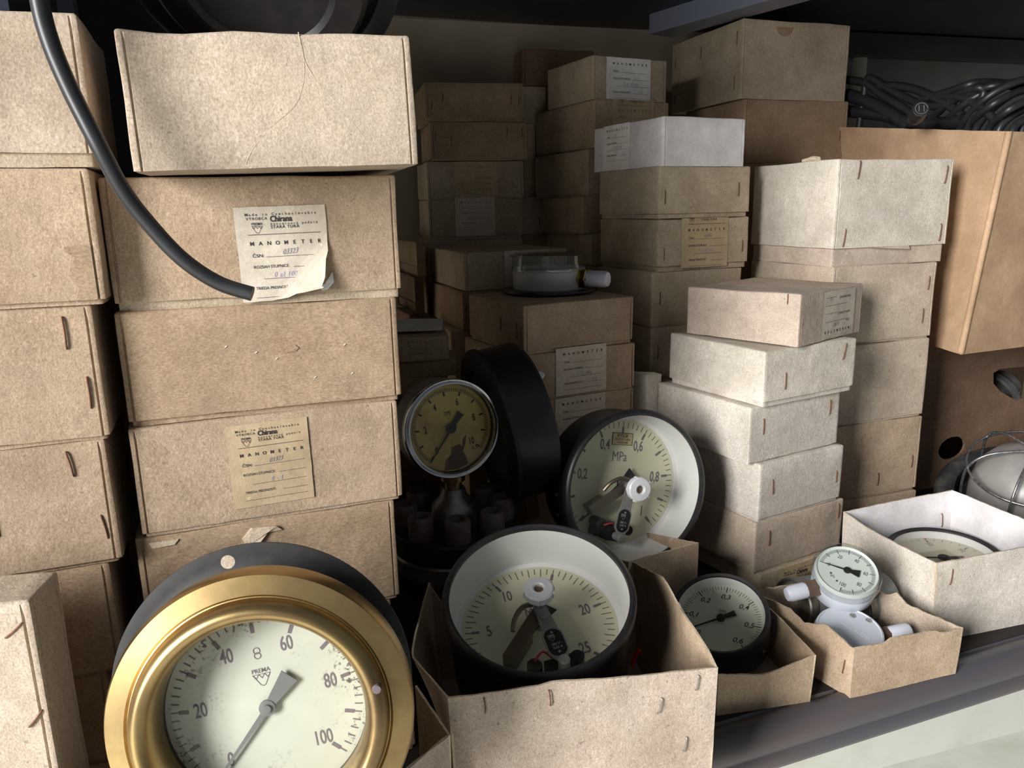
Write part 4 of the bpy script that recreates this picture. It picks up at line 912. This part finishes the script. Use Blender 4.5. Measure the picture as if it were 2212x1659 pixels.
MB().lathe([(.0076, .0125), (.0080, .014), (.0078, .031), (.0062, .034), (0, .0345)], 28, 0, T).build('plastic_cap', CAPW, e)
tag(e, 'small white gauge lying back up at the front of the small torn box', 'gauge', 'manometers')
# --- grey gauges behind and beside in the same box
Ca = atY(1712, 1303, .728); e = empty('pressure_gauge', mat=gframe(Ca, (-.90, -.42, .10), 0)); ra = .0262
ring('ring', [(ra, -.010), (ra * 1.02, -.006), (ra, 0), (ra * .93, .001), (ra * .86, -.002), (ra * .86, -.010)], STEEL, e, 64)
MB().lathe([(ra * .96, -.009), (ra * .96, -.040), (ra * .9, -.042), (0, -.042)], 56).build('case', GREYG, e)
MB().disc(ra * .9, -.006, 56).build('dial_face', plain('dull_dial', (.16, .15, .12), .5), e, smooth=False)
MB().disc(ra * .87, -.002, 56).build('glass', DUSTYG, e, smooth=False)
tag(e, 'small grey gauge standing on edge, its dusty glass facing left, behind the white gauges', 'gauge', 'manometers')
Cb = atY(1912, 1283, .742); e = empty('pressure_gauge', mat=gframe(Cb, (.93, .30, .05), 0)); 
MB().lathe([(0, 0), (ra * .80, 0), (ra * .98, -.004), (ra, -.008), (ra, -.040), (ra * .9, -.042), (0, -.042)], 40).build('case', GREYG, e)
ring('ring', [(ra * 1.05, -.042), (ra * 1.05, -.034), (ra * .99, -.033), (ra * .99, -.042)], STEEL, e, 56)
tag(e, 'small grey gauge standing on edge, its rounded back facing right, behind the white gauges', 'gauge', 'manometers')
Cc = atY(1958, 1372, .690); e = empty('pressure_gauge', mat=gframe(Cc, (.0, -.12, .99), 20))
ring('ring', [(ra * 1.0, -.012), (ra * 1.02, -.006), (ra, 0), (ra * .95, .001), (ra * .90, -.001), (ra * .90, -.012)], GREYP, e, 64)
MB().lathe([(ra * .97, -.010), (ra * .97, -.0125), (0, -.0125)], 56).build('case', GREYG, e)
md = MB(); md.disc(ra * .92, -.004, 56, 0); md.text('kPa', .005, 0, -.008, -.0038, mi=1); md.build('dial_face', [plain('dusty_dial', (.36, .35, .32), .5), INKF], e, smooth=False, fix=False)
MB().disc(ra * .91, -.001, 56).build('glass', DUSTYG, e, smooth=False)
tag(e, 'grey gauge half buried face up at the right end of the small torn box', 'gauge', 'manometers')
# --- gauge in the white open box
C9 = atY(2041, 1192, .795); R9 = .0605; e = empty('pressure_gauge', mat=gframe(C9, (-.03, -.06, 1.0), -22))
g = R9 * .88
ring('bezel_ring', [(R9 * .985, -.012), (R9, -.006), (R9 * .99, -.001), (R9 * .95, .001), (R9 * .90, 0), (g, -.003), (R9 * .94, -.012)], BLACKM, e)
MB().lathe([(R9 * .97, -.008), (R9 * .97, -.043), (0, -.043)], 72).build('case', BLACK, e)
MB().lathe([(g, -.002), (g * .97, -.010)], 72).build('inner_rim', IVORY, e)
md = MB(); md.disc(g * .975, -.010, 72, 0)
scale(md, g * .90, -.0098, -110, 110, 4, 5, 0, None, minlen=.08, majlen=.15, mw=.014)
for k, t in enumerate(['0', '10', '20', '30', '40']):
    x, y = pol(g * .66, -110 + 55 * k); md.text(t, g * .19, x, y, -.0098, mi=1, sx=.7, rot=22)
x, y = pol(g * .90, 0); md.lathe([(.0016, -.0095), (0, -.0093)], 12, 2, Matrix.Translation((x, y, 0)))
md.build('dial_face', [DIALC, INKF, REDW], e, smooth=False, fix=False)
m = MB(); needle(m, g * .86, g * .40, .0032, .0034, -88, -.0075, R=g, hub=.12); m.build('needle', BLACKM, e)
MB().disc(g, -.0022, 72).build('glass', GLASS, e, smooth=False)
tag(e, 'black-rimmed gauge lying face up in the open white box, right', 'gauge', 'manometers')
# ------------------------------------------------------------------ open boxes
def wall(mb, A, B, A1, B1, prof=None, th=.0016, mi=0, rim=1, seed=1, bow=.0, rag=.0006, nx=22, nz=7):
    """cardboard side from bottom edge A-B to top edge A1-B1 (counter-clockwise seen from above); prof = [(t, dz, out)] shapes the torn top"""
    A, B, A1, B1 = map(Vector, (A, B, A1, B1)); d = (B - A); d.z = 0; n = Vector((d.y, -d.x, 0)).normalized()
    def pr(t):
        if not prof: return 0, 0
        for (t0, a0, o0), (t1, a1, o1) in zip(prof[:-1], prof[1:]):
            if t0 <= t <= t1:
                k = (t - t0) / (t1 - t0); return a0 + (a1 - a0) * k, o0 + (o1 - o0) * k
        return 0, 0
    k0 = len(mb.v); G = []
    for side in (0, 1):
        for j in range(nz + 1):
            for i in range(nx + 1):
                t = i / nx; s = j / nz; p = A.lerp(B, t).lerp(A1.lerp(B1, t), s); dz, ou = pr(t); p.z += dz * s; p += n * ou * s * s
                p += n * (bow * math.sin(math.pi * t) * s + .0009 * noise.noise(p * 22 + Vector((seed, 0, 0))))
                if j == nz: p.z += rag * (noise.noise(Vector((t * 26, seed * 3.1, side * .4))) + .6 * noise.noise(Vector((t * 80, seed, side))))
                mb.v.append(p - n * th * side)
    W = nx + 1; off = (nx + 1) * (nz + 1)
    def id(sd, j, i): return k0 + sd * off + j * W + i
    for sd in (0, 1):
        for j in range(nz):
            for i in range(nx): mb.f.append((id(sd, j, i), id(sd, j, i + 1), id(sd, j + 1, i + 1), id(sd, j + 1, i))[::(1 if sd == 0 else -1)]); mb.m.append(mi if sd == 0 else 2)
    for i in range(nx):
        mb.f.append((id(0, nz, i), id(0, nz, i + 1), id(1, nz, i + 1), id(1, nz, i))); mb.m.append(rim)
        mb.f.append((id(0, 0, i + 1), id(0, 0, i), id(1, 0, i), id(1, 0, i + 1))); mb.m.append(rim)
    for j in range(nz):
        for i in (0, nx): mb.f.append((id(0, j, i), id(0, j + 1, i), id(1, j + 1, i), id(1, j, i))); mb.m.append(rim)
def openbox(corners, tops, mats, label, profs=({}, {}, {}, {}), skip=(), bow=.0, names=('front_panel', 'right_panel', 'back_panel', 'left_panel'), z=SHELF, cat='open box', loc=None):
    """corners: four floor corners counter-clockwise from the front left one; tops: the matching upper corners (may lean out)"""
    c = [Vector((x, y, z)) for x, y in corners]; t = [Vector(p) for p in tops]
    o = c[0].copy(); e = empty('open_cardboard_box', o)
    for k in range(4):
        if k in skip: continue
        mb = MB(); a, b = k, (k + 1) % 4
        wall(mb, c[a] - o, c[b] - o, t[a] - o, t[b] - o, seed=k * 5.3 + len(label), bow=bow, **(profs[k] or {}))
        mb.build(names[k], mats, e, ang=50)
    mb = MB(); ci = [(p - o) for p in c]; cen = sum(ci, Vector()) / 4
    q = [cen + (p - cen) * .985 for p in ci]
    mb.add([(p.x, p.y, .0004) for p in q] + [(p.x, p.y, .002) for p in q], [(3, 2, 1, 0), (4, 5, 6, 7), (0, 1, 5, 4), (1, 2, 6, 5), (2, 3, 7, 6), (3, 0, 4, 7)])
    mb.build('bottom', mats[0], e, smooth=False)
    tag(e, label, cat, 'open boxes along the front of the shelf'); return e
def wstaple(e, A, B, A1, B1, t, s, ln=.013, rot=0, mat=None, inside=False, bow=0):
    A, B, A1, B1 = map(Vector, (A, B, A1, B1)); p = A.lerp(B, t).lerp(A1.lerp(B1, t), s)
    X = (B - A).normalized(); Y = (A1 - A).normalized(); N = X.cross(Y).normalized(); Y = N.cross(X)
    if inside: N = -N; X = -X
    T = Matrix((X, Y, N)).transposed().to_4x4(); T.translation = p - e.location + N * ((.0022 if inside else .0006) + bow * math.sin(math.pi * t) * s); T = T @ Matrix.Rotation(R_(rot), 4, 'Z')
    mb = MB(); mb.tube([(0, -ln / 2, -.0012), (0, -ln / 2 + .0003, .0006), (.0003, 0, .0008), (0, ln / 2 - .0003, .0006), (0, ln / 2, -.0012)], .00048, 6, 0, T, sub=3)
    mb.build('staple', mat or RUST, e)
def V3(p): return (p.x, p.y, p.z)
zt = SHELF
# O1: front box with the contact gauge
t = [atY(967, 1508, .452), atY(1551, 1442, .486), atY(1368, 1214, .668), atY(926, 1258, .648)]
c = [(t[0].x + .004, t[0].y + .003), (t[1].x - .001, t[1].y + .004), (t[2].x + .006, t[2].y - .002), (t[3].x + .006, t[3].y - .002)]
FM1 = (PINK, EDGE, TAN)
e = openbox(c, [V3(p) for p in t], FM1, 'large open box in the foreground holding the contact gauge, stapled pinkish front panel', bow=.004,
   profs=(dict(prof=[(0, 0, 0), (.35, .004, 0), (.36, .006, 0), (1, 0, 0)]), dict(prof=[(0, 0, 0), (.12, .006, .0), (.35, .010, -.004), (.55, .002, .004), (.75, .012, 0), (1, 0, 0)], bow=None) if 0 else dict(prof=[(0, 0, 0), (.12, .005, 0), (.3, .012, -.004), (.5, .004, .003), (.62, .016, 0), (1, 0, 0)], rag=.0012), dict(prof=[(0, 0, 0), (.08, -.03, 0), (.92, -.03, 0), (1, 0, 0)]), dict(prof=[(0, 0, 0), (.35, -.004, .010), (.62, -.006, .018), (1, 0, 0)])))
a0, b0 = Vector((*c[0], SHELF)), Vector((*c[1], SHELF))
for (px, py, ro) in ((1041, 1524, 3), (1176, 1504, 4), (1503, 1475, -6), (1419, 1526, -10), (1483, 1624, -8)):
    tt = (px - 968) / (1552 - 968); s = 1 - ((py - (1512 - 70 * tt)) / 330)
    wstaple(e, a0, b0, t[0], t[1], tt, s, .0115, ro, STEELW if px > 1200 else RUST, bow=.0043)
m = MB(); pr = atY(1366, 1440, .585); m.tube([V3(pr - e.location), V3(pr - e.location + Vector((.001, -.002, .010))), V3(pr - e.location + Vector((.005, -.004, .018)))], .0018, 8); m.build('red_wire_end', REDW, e)
# O0: box under the brass gauge, only its right corner shows
cE = atY(972, 1588, .437); zc = cE.z; pN = atZ(893, 1500, zc); pS = atZ(880, 1662, zc)
u1 = Vector((pN.x - cE.x, pN.y - cE.y, 0)); u2 = Vector((pS.x - cE.x, pS.y - cE.y, 0)).normalized() * .15; u1 = u1.normalized() * .045
S_ = cE + u2; N_ = cE + u1; W_ = cE + u2 * .9 + Vector((-.15, .045, 0)); N2 = cE + u1 + Vector((-.13, -.035, 0))
tp = [W_ * 1, S_, cE, N_]
for p in tp: p.z = zc
tp = [Vector((W_.x, W_.y, zc)), Vector((S_.x, S_.y, zc)), Vector((cE.x, cE.y, zc)), Vector((N_.x, N_.y, zc + .012))]
e0 = openbox([(p.x, p.y) for p in tp], [V3(p) for p in tp], (PINK, EDGE, TAN), 'open box under the brass gauge, its torn corner beside the front box', skip=(3,), profs=(None, dict(rag=.0014), None, None))
# O2: box behind the contact gauge, holding the oxygen gauge
t = [atY(1352, 1345, .655), atY(1507, 1307, .700), atY(1508, 1172, .700), atY(1358, 1213, .668)]
A_ = atY(1356, 1330, .690); B_ = atY(1503, 1310, .722)
A1 = atY(1358, 1214, .690); B1 = atY(1509, 1172, .722)
back = Vector((-.045, .10, 0))
cs = [(A_.x, A_.y), (B_.x, B_.y), (B_.x + back.x, B_.y + back.y), (A_.x + back.x, A_.y + back.y)]
tops = [(A1.x, A1.y, A1.z), (B1.x, B1.y, B1.z), (B1.x + back.x, B1.y + back.y, B1.z - .03), (A1.x + back.x, A1.y + back.y, A1.z - .03)]
openbox(cs, tops, (TAN, EDGE, TAN), 'open tan box panel standing up between the two gauges with white knobs', profs=(dict(rag=.0008), None, None, None))
# O3: box with the 0,6 gauge
c = [atZ(1548, 1546, SHELF), atZ(1749, 1517, SHELF)]
x = (c[1] - c[0]).normalized(); y = Vector((-x.y, x.x, 0)); ln = (c[1] - c[0]).length
D = .115
cs = [(c[0].x, c[0].y), (c[1].x, c[1].y), (c[1].x + y.x * D, c[1].y + y.y * D), (c[0].x + y.x * D, c[0].y + y.y * D)]
t0 = Vector((*cs[0], rowz(*cs[0], 1462))); t1 = Vector((cs[1][0] + .002, cs[1][1] - .001, rowz(*cs[1], 1414))); t2 = Vector((*cs[2], SHELF + .050)); t3 = Vector((*cs[3], SHELF + .052))
e = openbox(cs, [V3(p) for p in (t0, t1, t2, t3)], (TAN, EDGE, TAN2), 'small open tan box with a sagging front holding the black 0,6 gauge',
   profs=(dict(prof=[(0, 0, 0), (.40, -.008, 0), (.60, -.006, 0), (1, 0, 0)], bow=None) if 0 else dict(prof=[(0, .002, 0), (.45, -.008, 0), (.65, -.006, 0), (1, 0, 0)]), dict(prof=[(0, 0, 0), (.5, .002, 0), (1, 0, 0)]), None, None))
# O4: small torn box with the small gauges
c0 = atZ(1836, 1509, SHELF); c1 = atZ(2064, 1455, SHELF); x = (c1 - c0).normalized(); y = Vector((-.50, .866, 0)); D = .120
cs = [(c0.x, c0.y), (c1.x, c1.y), (c1.x + y.x * D, c1.y + y.y * D), (c0.x + y.x * D, c0.y + y.y * D)]
t0 = Vector((*cs[0], rowz(*cs[0], 1402))); t1 = Vector((cs[1][0] + .002, cs[1][1], rowz(*cs[1], 1356))); t2 = Vector((*cs[2], SHELF + .050)); t3 = Vector((*cs[3], SHELF + .052))
e = openbox(cs, [V3(p) for p in (t0, t1, t2, t3)], (TAN, EDGE, SAND), 'small torn open box on the shelf edge filled with small gauges',
   profs=(dict(prof=[(0, 0, 0), (.3, .001, 0), (.33, .004, 0), (.72, .003, 0), (.85, -.002, 0), (1, 0, 0)], rag=.0013), dict(prof=[(0, 0, 0), (.45, -.002, 0), (.55, .006, 0), (.62, -.003, 0), (1, .002, 0)], rag=.0012), dict(rag=.002), dict(prof=[(0, 0, 0), (.4, .004, 0), (.55, -.003, 0), (.75, .008, 0), (1, 0, 0)], rag=.0015)))
a, b = Vector((*cs[3], SHELF)), Vector((*cs[0], SHELF)); wstaple(e, a, b, t3, t0, .93, .55, .013, -6)
# O5: white open box
c0 = atZ(2012, 1388, SHELF); x = Vector((math.cos(R_(15)), math.sin(R_(15)), 0)); y = Vector((-x.y, x.x, 0)); W5 = .155; D = .138
cs = [(c0.x, c0.y), (c0.x + x.x * W5, c0.y + x.y * W5), (c0.x + x.x * W5 + y.x * D, c0.y + x.y * W5 + y.y * D), (c0.x + y.x * D, c0.y + y.y * D)]
q0 = atY(2023, 1217, c0.y - .002); t0 = q0; t3 = atY(1822, 1105, .838); t2 = atY(2057, 1058, .872); t1 = Vector((cs[1][0] + .006, cs[1][1], q0.z + .004))
e = openbox(cs, [V3(p) for p in (t0, t1, t2, t3)], (PALE2, EDGE, WHITE), 'open white-lined box holding a black-rimmed gauge, right end of the shelf edge', bow=.001,
   profs=(None, None, None, dict(prof=[(0, 0, 0), (.3, -.003, 0), (.7, -.002, 0), (1, 0, 0)])))
wstaple(e, Vector((*cs[0], SHELF)), Vector((*cs[1], SHELF)), t0, t1, .11, .80, .016, -4)
wstaple(e, Vector((*cs[2], SHELF)), Vector((*cs[3], SHELF)), t2, t3, .10, .62, .016, 3, RUST, True)
# folded white flap beside the pale stack
e = empty('folded_card_flap'); p0 = atY(1392, 895, .93); e.location = (p0.x, p0.y, zF[6])
h = atY(1392, 806, .93).z - zF[6]
m = MB(); m.add([(-.014, .01, 0), (.002, -.006, 0), (.020, .008, 0), (-.014, .012, h), (.000, -.004, h * .97), (.022, .008, h * .95), (.010, -.002, h * 1.02)], [(0, 1, 4, 3), (1, 2, 5, 4), (3, 4, 5, 6)])
o = m.build('flap', PALE2, e, smooth=False); md_ = o.modifiers.new('thickness', 'SOLIDIFY'); md_.thickness = .0015
tag(e, 'folded white card flap squeezed between the middle stack and the pale dusty box', 'card flap')

# ------------------------------------------------------------------ big cartons on the right
nb = atY(2076, 766, .985); nt = atY(2181, 284, .985)
fb = atY(1995, 742, 1.27); ft = atY(1828, 262, 1.27)
rr = Vector((math.cos(R_(22)), math.sin(R_(22)), 0)) * .38
c = [(nb.x, nb.y), (nb.x + rr.x, nb.y + rr.y), (nb.x + rr.x - .02, nb.y + rr.y + .27), (nb.x - .006, nb.y + .27)]
zc = nb.z
tops = [(nt.x, nt.y, nt.z), (nt.x + rr.x, nt.y + rr.y, nt.z), (nt.x + rr.x - .03, nt.y + rr.y + .28, nt.z + .02), (ft.x - .02, ft.y, nt.z + .035)]
e = openbox(c, tops, (KRAFT, KRAFT, KRAFT), 'big brown corrugated carton full of black cables, upper right', z=zc, cat='carton', names=('right_panel', 'end_panel', 'back_panel', 'front_panel'), bow=0)
m = MB(); m.tube([V3(nb - e.location + Vector((.001, .003, .002))), V3(nt - e.location + Vector((.001, .003, 0)))], .0042, 12); m.build('folded_edge', KRAFT, e)
e.name = 'corrugated_carton'; e['group'] = 'corrugated cartons on the right'
def holeplate(w, h, holes, th):
    bm = bmesh.new(); loops = []
    def loop(pts):
        vs = [bm.verts.new((x, 0, z)) for x, z in pts]; es = [bm.edges.new((vs[i], vs[(i + 1) % len(vs)])) for i in range(len(vs))]; return es
    es = loop([(0, 0), (w, 0), (w, h), (0, h)])
    for hl in holes: es += loop(hl)
    bmesh.ops.triangle_fill(bm, use_beauty=True, use_dissolve=False, edges=es)
    r = bmesh.ops.extrude_face_region(bm, geom=list(bm.faces)); bmesh.ops.translate(bm, vec=(0, th, 0), verts=[v for v in r['geom'] if isinstance(v, bmesh.types.BMVert)])
    bmesh.ops.recalc_face_normals(bm, faces=bm.faces); me = bpy.data.meshes.new('p'); bm.to_mesh(me); bm.free(); return me
yawc = R_(20); O = atY(1960, 1100, 1.10); X = Vector((math.cos(yawc), math.sin(yawc), 0)); Oz = SHELF
e = empty('corrugated_carton', (O.x - .06 * X.x, O.y - .06 * X.y, SHELF), yawc)
Hc = zc - SHELF - .001; inv = Matrix.Translation(e.location) @ Matrix.Rotation(yawc, 4, 'Z'); inv = inv.inverted()
def onface(px, py):
    r = ray(px, py); n = Vector((-math.sin(yawc), math.cos(yawc), 0)); k = (e.location - CAM).dot(n) / r.dot(n); p = inv @ (CAM + r * k); return (p.x, p.z)
h1 = [onface(2056 + 29 * math.cos(t * .3927), 968 + (24 if math.sin(t * .3927) < 0 else 24) * math.sin(t * .3927) - 8 * math.cos(t * .3927)) for t in range(16)]
h2 = [onface(*p) for p in ((2146, 806), (2160, 797), (2230, 790), (2260, 800), (2262, 850), (2230, 856), (2192, 864), (2160, 845), (2146, 828))]
me = holeplate(.62, Hc, [h1, h2], .004); me.materials.append(KRAFT_SHADE); o = bpy.data.objects.new('front_panel', me); COL.objects.link(o); o.parent = e
m = MB(); m.box((0, .004, 0), (.004, .25, Hc)); m.build('left_panel', KRAFT_SHADE, e, smooth=False)
m = MB(); m.box((0, .246, 0), (.62, .25, Hc)); m.build('back_panel', KRAFT_SHADE, e, smooth=False)
m = MB(); m.box((.004, .004, Hc - .004), (.616, .246, Hc)); m.build('lid', KRAFT_SHADE, e, smooth=False)
tag(e, 'lower brown carton with hand holes cut in its side, behind the caged lamp', 'carton', 'corrugated cartons on the right')
hx, hz = onface(2178, 835); m = MB()
m.lathe([(.022, 0), (.024, .01), (.024, .05), (.018, .055), (0, .055)], 32, 0, Matrix.Translation((hx, .035, hz - .03)) @ Matrix.Rotation(R_(60), 4, 'Y'))
m.lathe([(.032, .02), (.036, .022), (.036, .03), (.032, .032)], 32, 0, Matrix.Translation((hx, .035, hz - .03)) @ Matrix.Rotation(R_(60), 4, 'Y'))
o = m.build('machine_part', STEEL, None); o.matrix_world = Matrix.Translation(e.location) @ Matrix.Rotation(yawc, 4, 'Z')
tag(o, 'round metal part visible through the upper hand hole of the lower carton', 'machine part')

# ------------------------------------------------------------------ cables on top of the carton
def cable(pts, r, label, seg=8, mat=None, parts=None):
    m = MB(); P = [atY(a, b, max(Y_, (1.27 - (a - 1828) / 353 * .285 if a < 2181 else .985 + (a - 2181) / 1660 * .6) + .022)) for a, b, Y_ in pts]; m.tube([V3(p) for p in P], r * 1.08, seg, sub=10)
    o = m.build('cable', mat or RUBBER, None, ang=80); tag(o, label, 'cable', 'black cables piled in the carton'); return o
cable([(1825, 172, 1.22), (1870, 180, 1.20), (1905, 205, 1.15), (1950, 232, 1.12), (1990, 262, 1.10), (2010, 300, 1.1)], .0058, 'black cable starting at the brown box and dipping into the carton')
cable([(1846, 340, 1.18), (1866, 210, 1.17), (1873, 172, 1.16), (1888, 172, 1.15), (1935, 200, 1.12), (2000, 228, 1.10), (2060, 225, 1.08)], .0055, 'black cable forming a small upright loop at the left end of the pile')
cable([(1900, 186, 1.16), (1940, 186, 1.14), (1985, 196, 1.12), (2040, 222, 1.10), (2080, 250, 1.06)], .0056, 'black cable arching low across the middle of the pile')
cable([(1830, 205, 1.20), (1880, 222, 1.16), (1930, 250, 1.12), (1965, 275, 1.10)], .0095, 'thick black cable sinking to the lower left of the pile')
cable([(1830, 240, 1.16), (1900, 248, 1.13), (1960, 262, 1.10), (2020, 268, 1.06), (2080, 262, 1.03)], .0085, 'thick black cable lying flat behind the carton rim')
cable([(1995, 214, 1.14), (2050, 198, 1.10), (2090, 184, 1.08), (2125, 178, 1.08), (2180, 182, 1.10), (2240, 200, 1.12)], .0052, 'black cable rising to the highest arch of the pile')
cable([(1990, 214, 1.10), (2040, 208, 1.07), (2080, 212, 1.05), (2120, 232, 1.03), (2150, 262, 1.02)], .0052, 'glossy black cable crossing under the high arch')
cable([(1985, 285, 1.02), (2030, 240, 1.02), (2070, 205, 1.04), (2110, 190, 1.06), (2125, 200, 1.06), (2110, 240, 1.04), (2085, 290, 1.02)], .0050, 'black cable bent in a hairpin near the middle of the rim')
k = 0
desc = ['first', 'second', 'third', 'fourth', 'fifth', 'sixth', 'seventh', 'eighth', 'ninth']
for (x0, x1, y1, dy, r) in ((1995, 2150, 185, 0, .0046), (2035, 2190, 178, .01, .0048), (2075, 2215, 172, -.01, .0046), (2092, 2235, 190, .0, .0046), (2110, 2250, 180, .02, .0048), (2138, 2262, 205, -.01, .0046), (2160, 2280, 215, .01, .0048), (2190, 2300, 235, 0, .0046), (2210, 2290, 200, -.03, .0050)):
    cable([(x0 - 8, 330, .985 + .02 + dy), (x0, 276, 1.0 + dy), (x0 + (x1 - x0) * .4, 276 - (276 - y1) * .62, 1.02 + dy), (x1, y1, 1.05 + dy), (x1 + 70, y1 + 10, 1.08 + dy)], r, 'black glossy cable curving over the carton rim, %s of its bundle from the left' % desc[k]); k += 1
for (x0, y0, ln_, lab) in ((2052, 235, .020, 'black round plug with pale markings among the cables'),):
    p = atY(x0 - 62, y0 - 0, 1.04); m = MB(); T = Matrix.Translation(p) @ Vector((-.2, -.9, .35)).to_track_quat('Z', 'Y').to_matrix().to_4x4()
    e = empty('cable_plug', mat=T); MB().lathe([(.008, -.03), (.0105, -.02), (.0105, 0), (.0095, .001), (0, .001)], 28).build('body', RUBBER, e)
    m = MB(); m.stroke([(.0075 * math.cos(a * .5), .0075 * math.sin(a * .5)) for a in range(13)], .0005, .0012); m.stroke([(-.003, -.004), (-.003, .004)], .0006, .0012); m.stroke([(.003, -.004), (.003, .004)], .0006, .0012); m.build('face_marking', GREYP, e, smooth=False)
    tag(e, lab, 'plug')
# big hanging cable on the left
pts = [(70, -160, .42), (82, -20, .42), (105, 80, .42), (150, 190, .42), (215, 318, .42), (262, 405, .425), (310, 470, .43), (390, 556, .435), (470, 610, .44), (545, 635, .442)]
m = MB(); m.tube([V3(atY(*p)) for p in pts], [.0046, .0042], 20, sub=12); o = m.build('hanging_cable', RUBBER, None, ang=80)
tag(o, 'thick black cable hanging across the two left stacks', 'cable')

# ------------------------------------------------------------------ caged lamp, far right
Cl = atY(2213, 1078, .94); nl = Vector((-.20, -.36, .91)); e = empty('caged_lamp', mat=gframe(Cl, nl, 0))
ring('rubber_base', [(.098, -.020), (.104, -.012), (.104, -.002), (.098, .006), (.088, .008), (.080, .004), (.078, -.006), (.082, -.020)], RUBBERD, e)
MB().lathe([(.082, -.018), (.082, -.030), (0, -.032)], 64).build('back_plate', BLACKM, e)
MB().lathe([(.066, -.004), (.065, .018), (.060, .040), (.048, .058), (.028, .070), (.010, .074), (0, .0745)], 64).build('glass_dome', plain('dusty_dome', (.25, .235, .225), .35, noise_scale=30, col2=(.33, .32, .31), lo=.5, hi=.8), e)
for k in range(3):
    a = R_(k * 60 + 12); m = MB(); P_ = [(.074, 0), (.075, .030), (.070, .058), (.052, .076), (.025, .082), (0, .083)]
    P_ = P_ + [(-r_, z_) for r_, z_ in P_[-2::-1]]
    m.tube([(r_ * math.cos(a), r_ * math.sin(a), z_) for r_, z_ in P_], .0017, 8, sub=5); m.build('cage_wire', WIREC, e, ang=80)
m = MB(); m.tube([(.071 * math.cos(t * .3927), .071 * math.sin(t * .3927), .055) for t in range(17)], .0016, 8, sub=3); m.build('cage_ring', WIREC, e, ang=80)
tag(e, 'round lamp with dusty glass dome under a wire cage, right edge', 'lamp')

# ------------------------------------------------------------------ black gauge housing lying above the big pale box
zb_ = zt = bb.location.z + .090
p = atY(565, -95, .585); e = empty('black_round_housing', mat=gframe((p.x, p.y, p.z), (.05, -.70, -.70), 0))
MB().lathe([(.093, 0), (.096, .002), (.096, .006), (.092, .008), (.082, .008), (.078, .004), (.076, -.006)], 96).build('rim_flange', BLACK, e)
MB().lathe([(.076, .004), (.074, .022), (.070, .027), (.052, .029), (.048, .026), (0, .026)], 96).build('housing', BLACK, e)
tag(e, 'large round black housing with a flange, lying on top of the big pale box', 'housing')
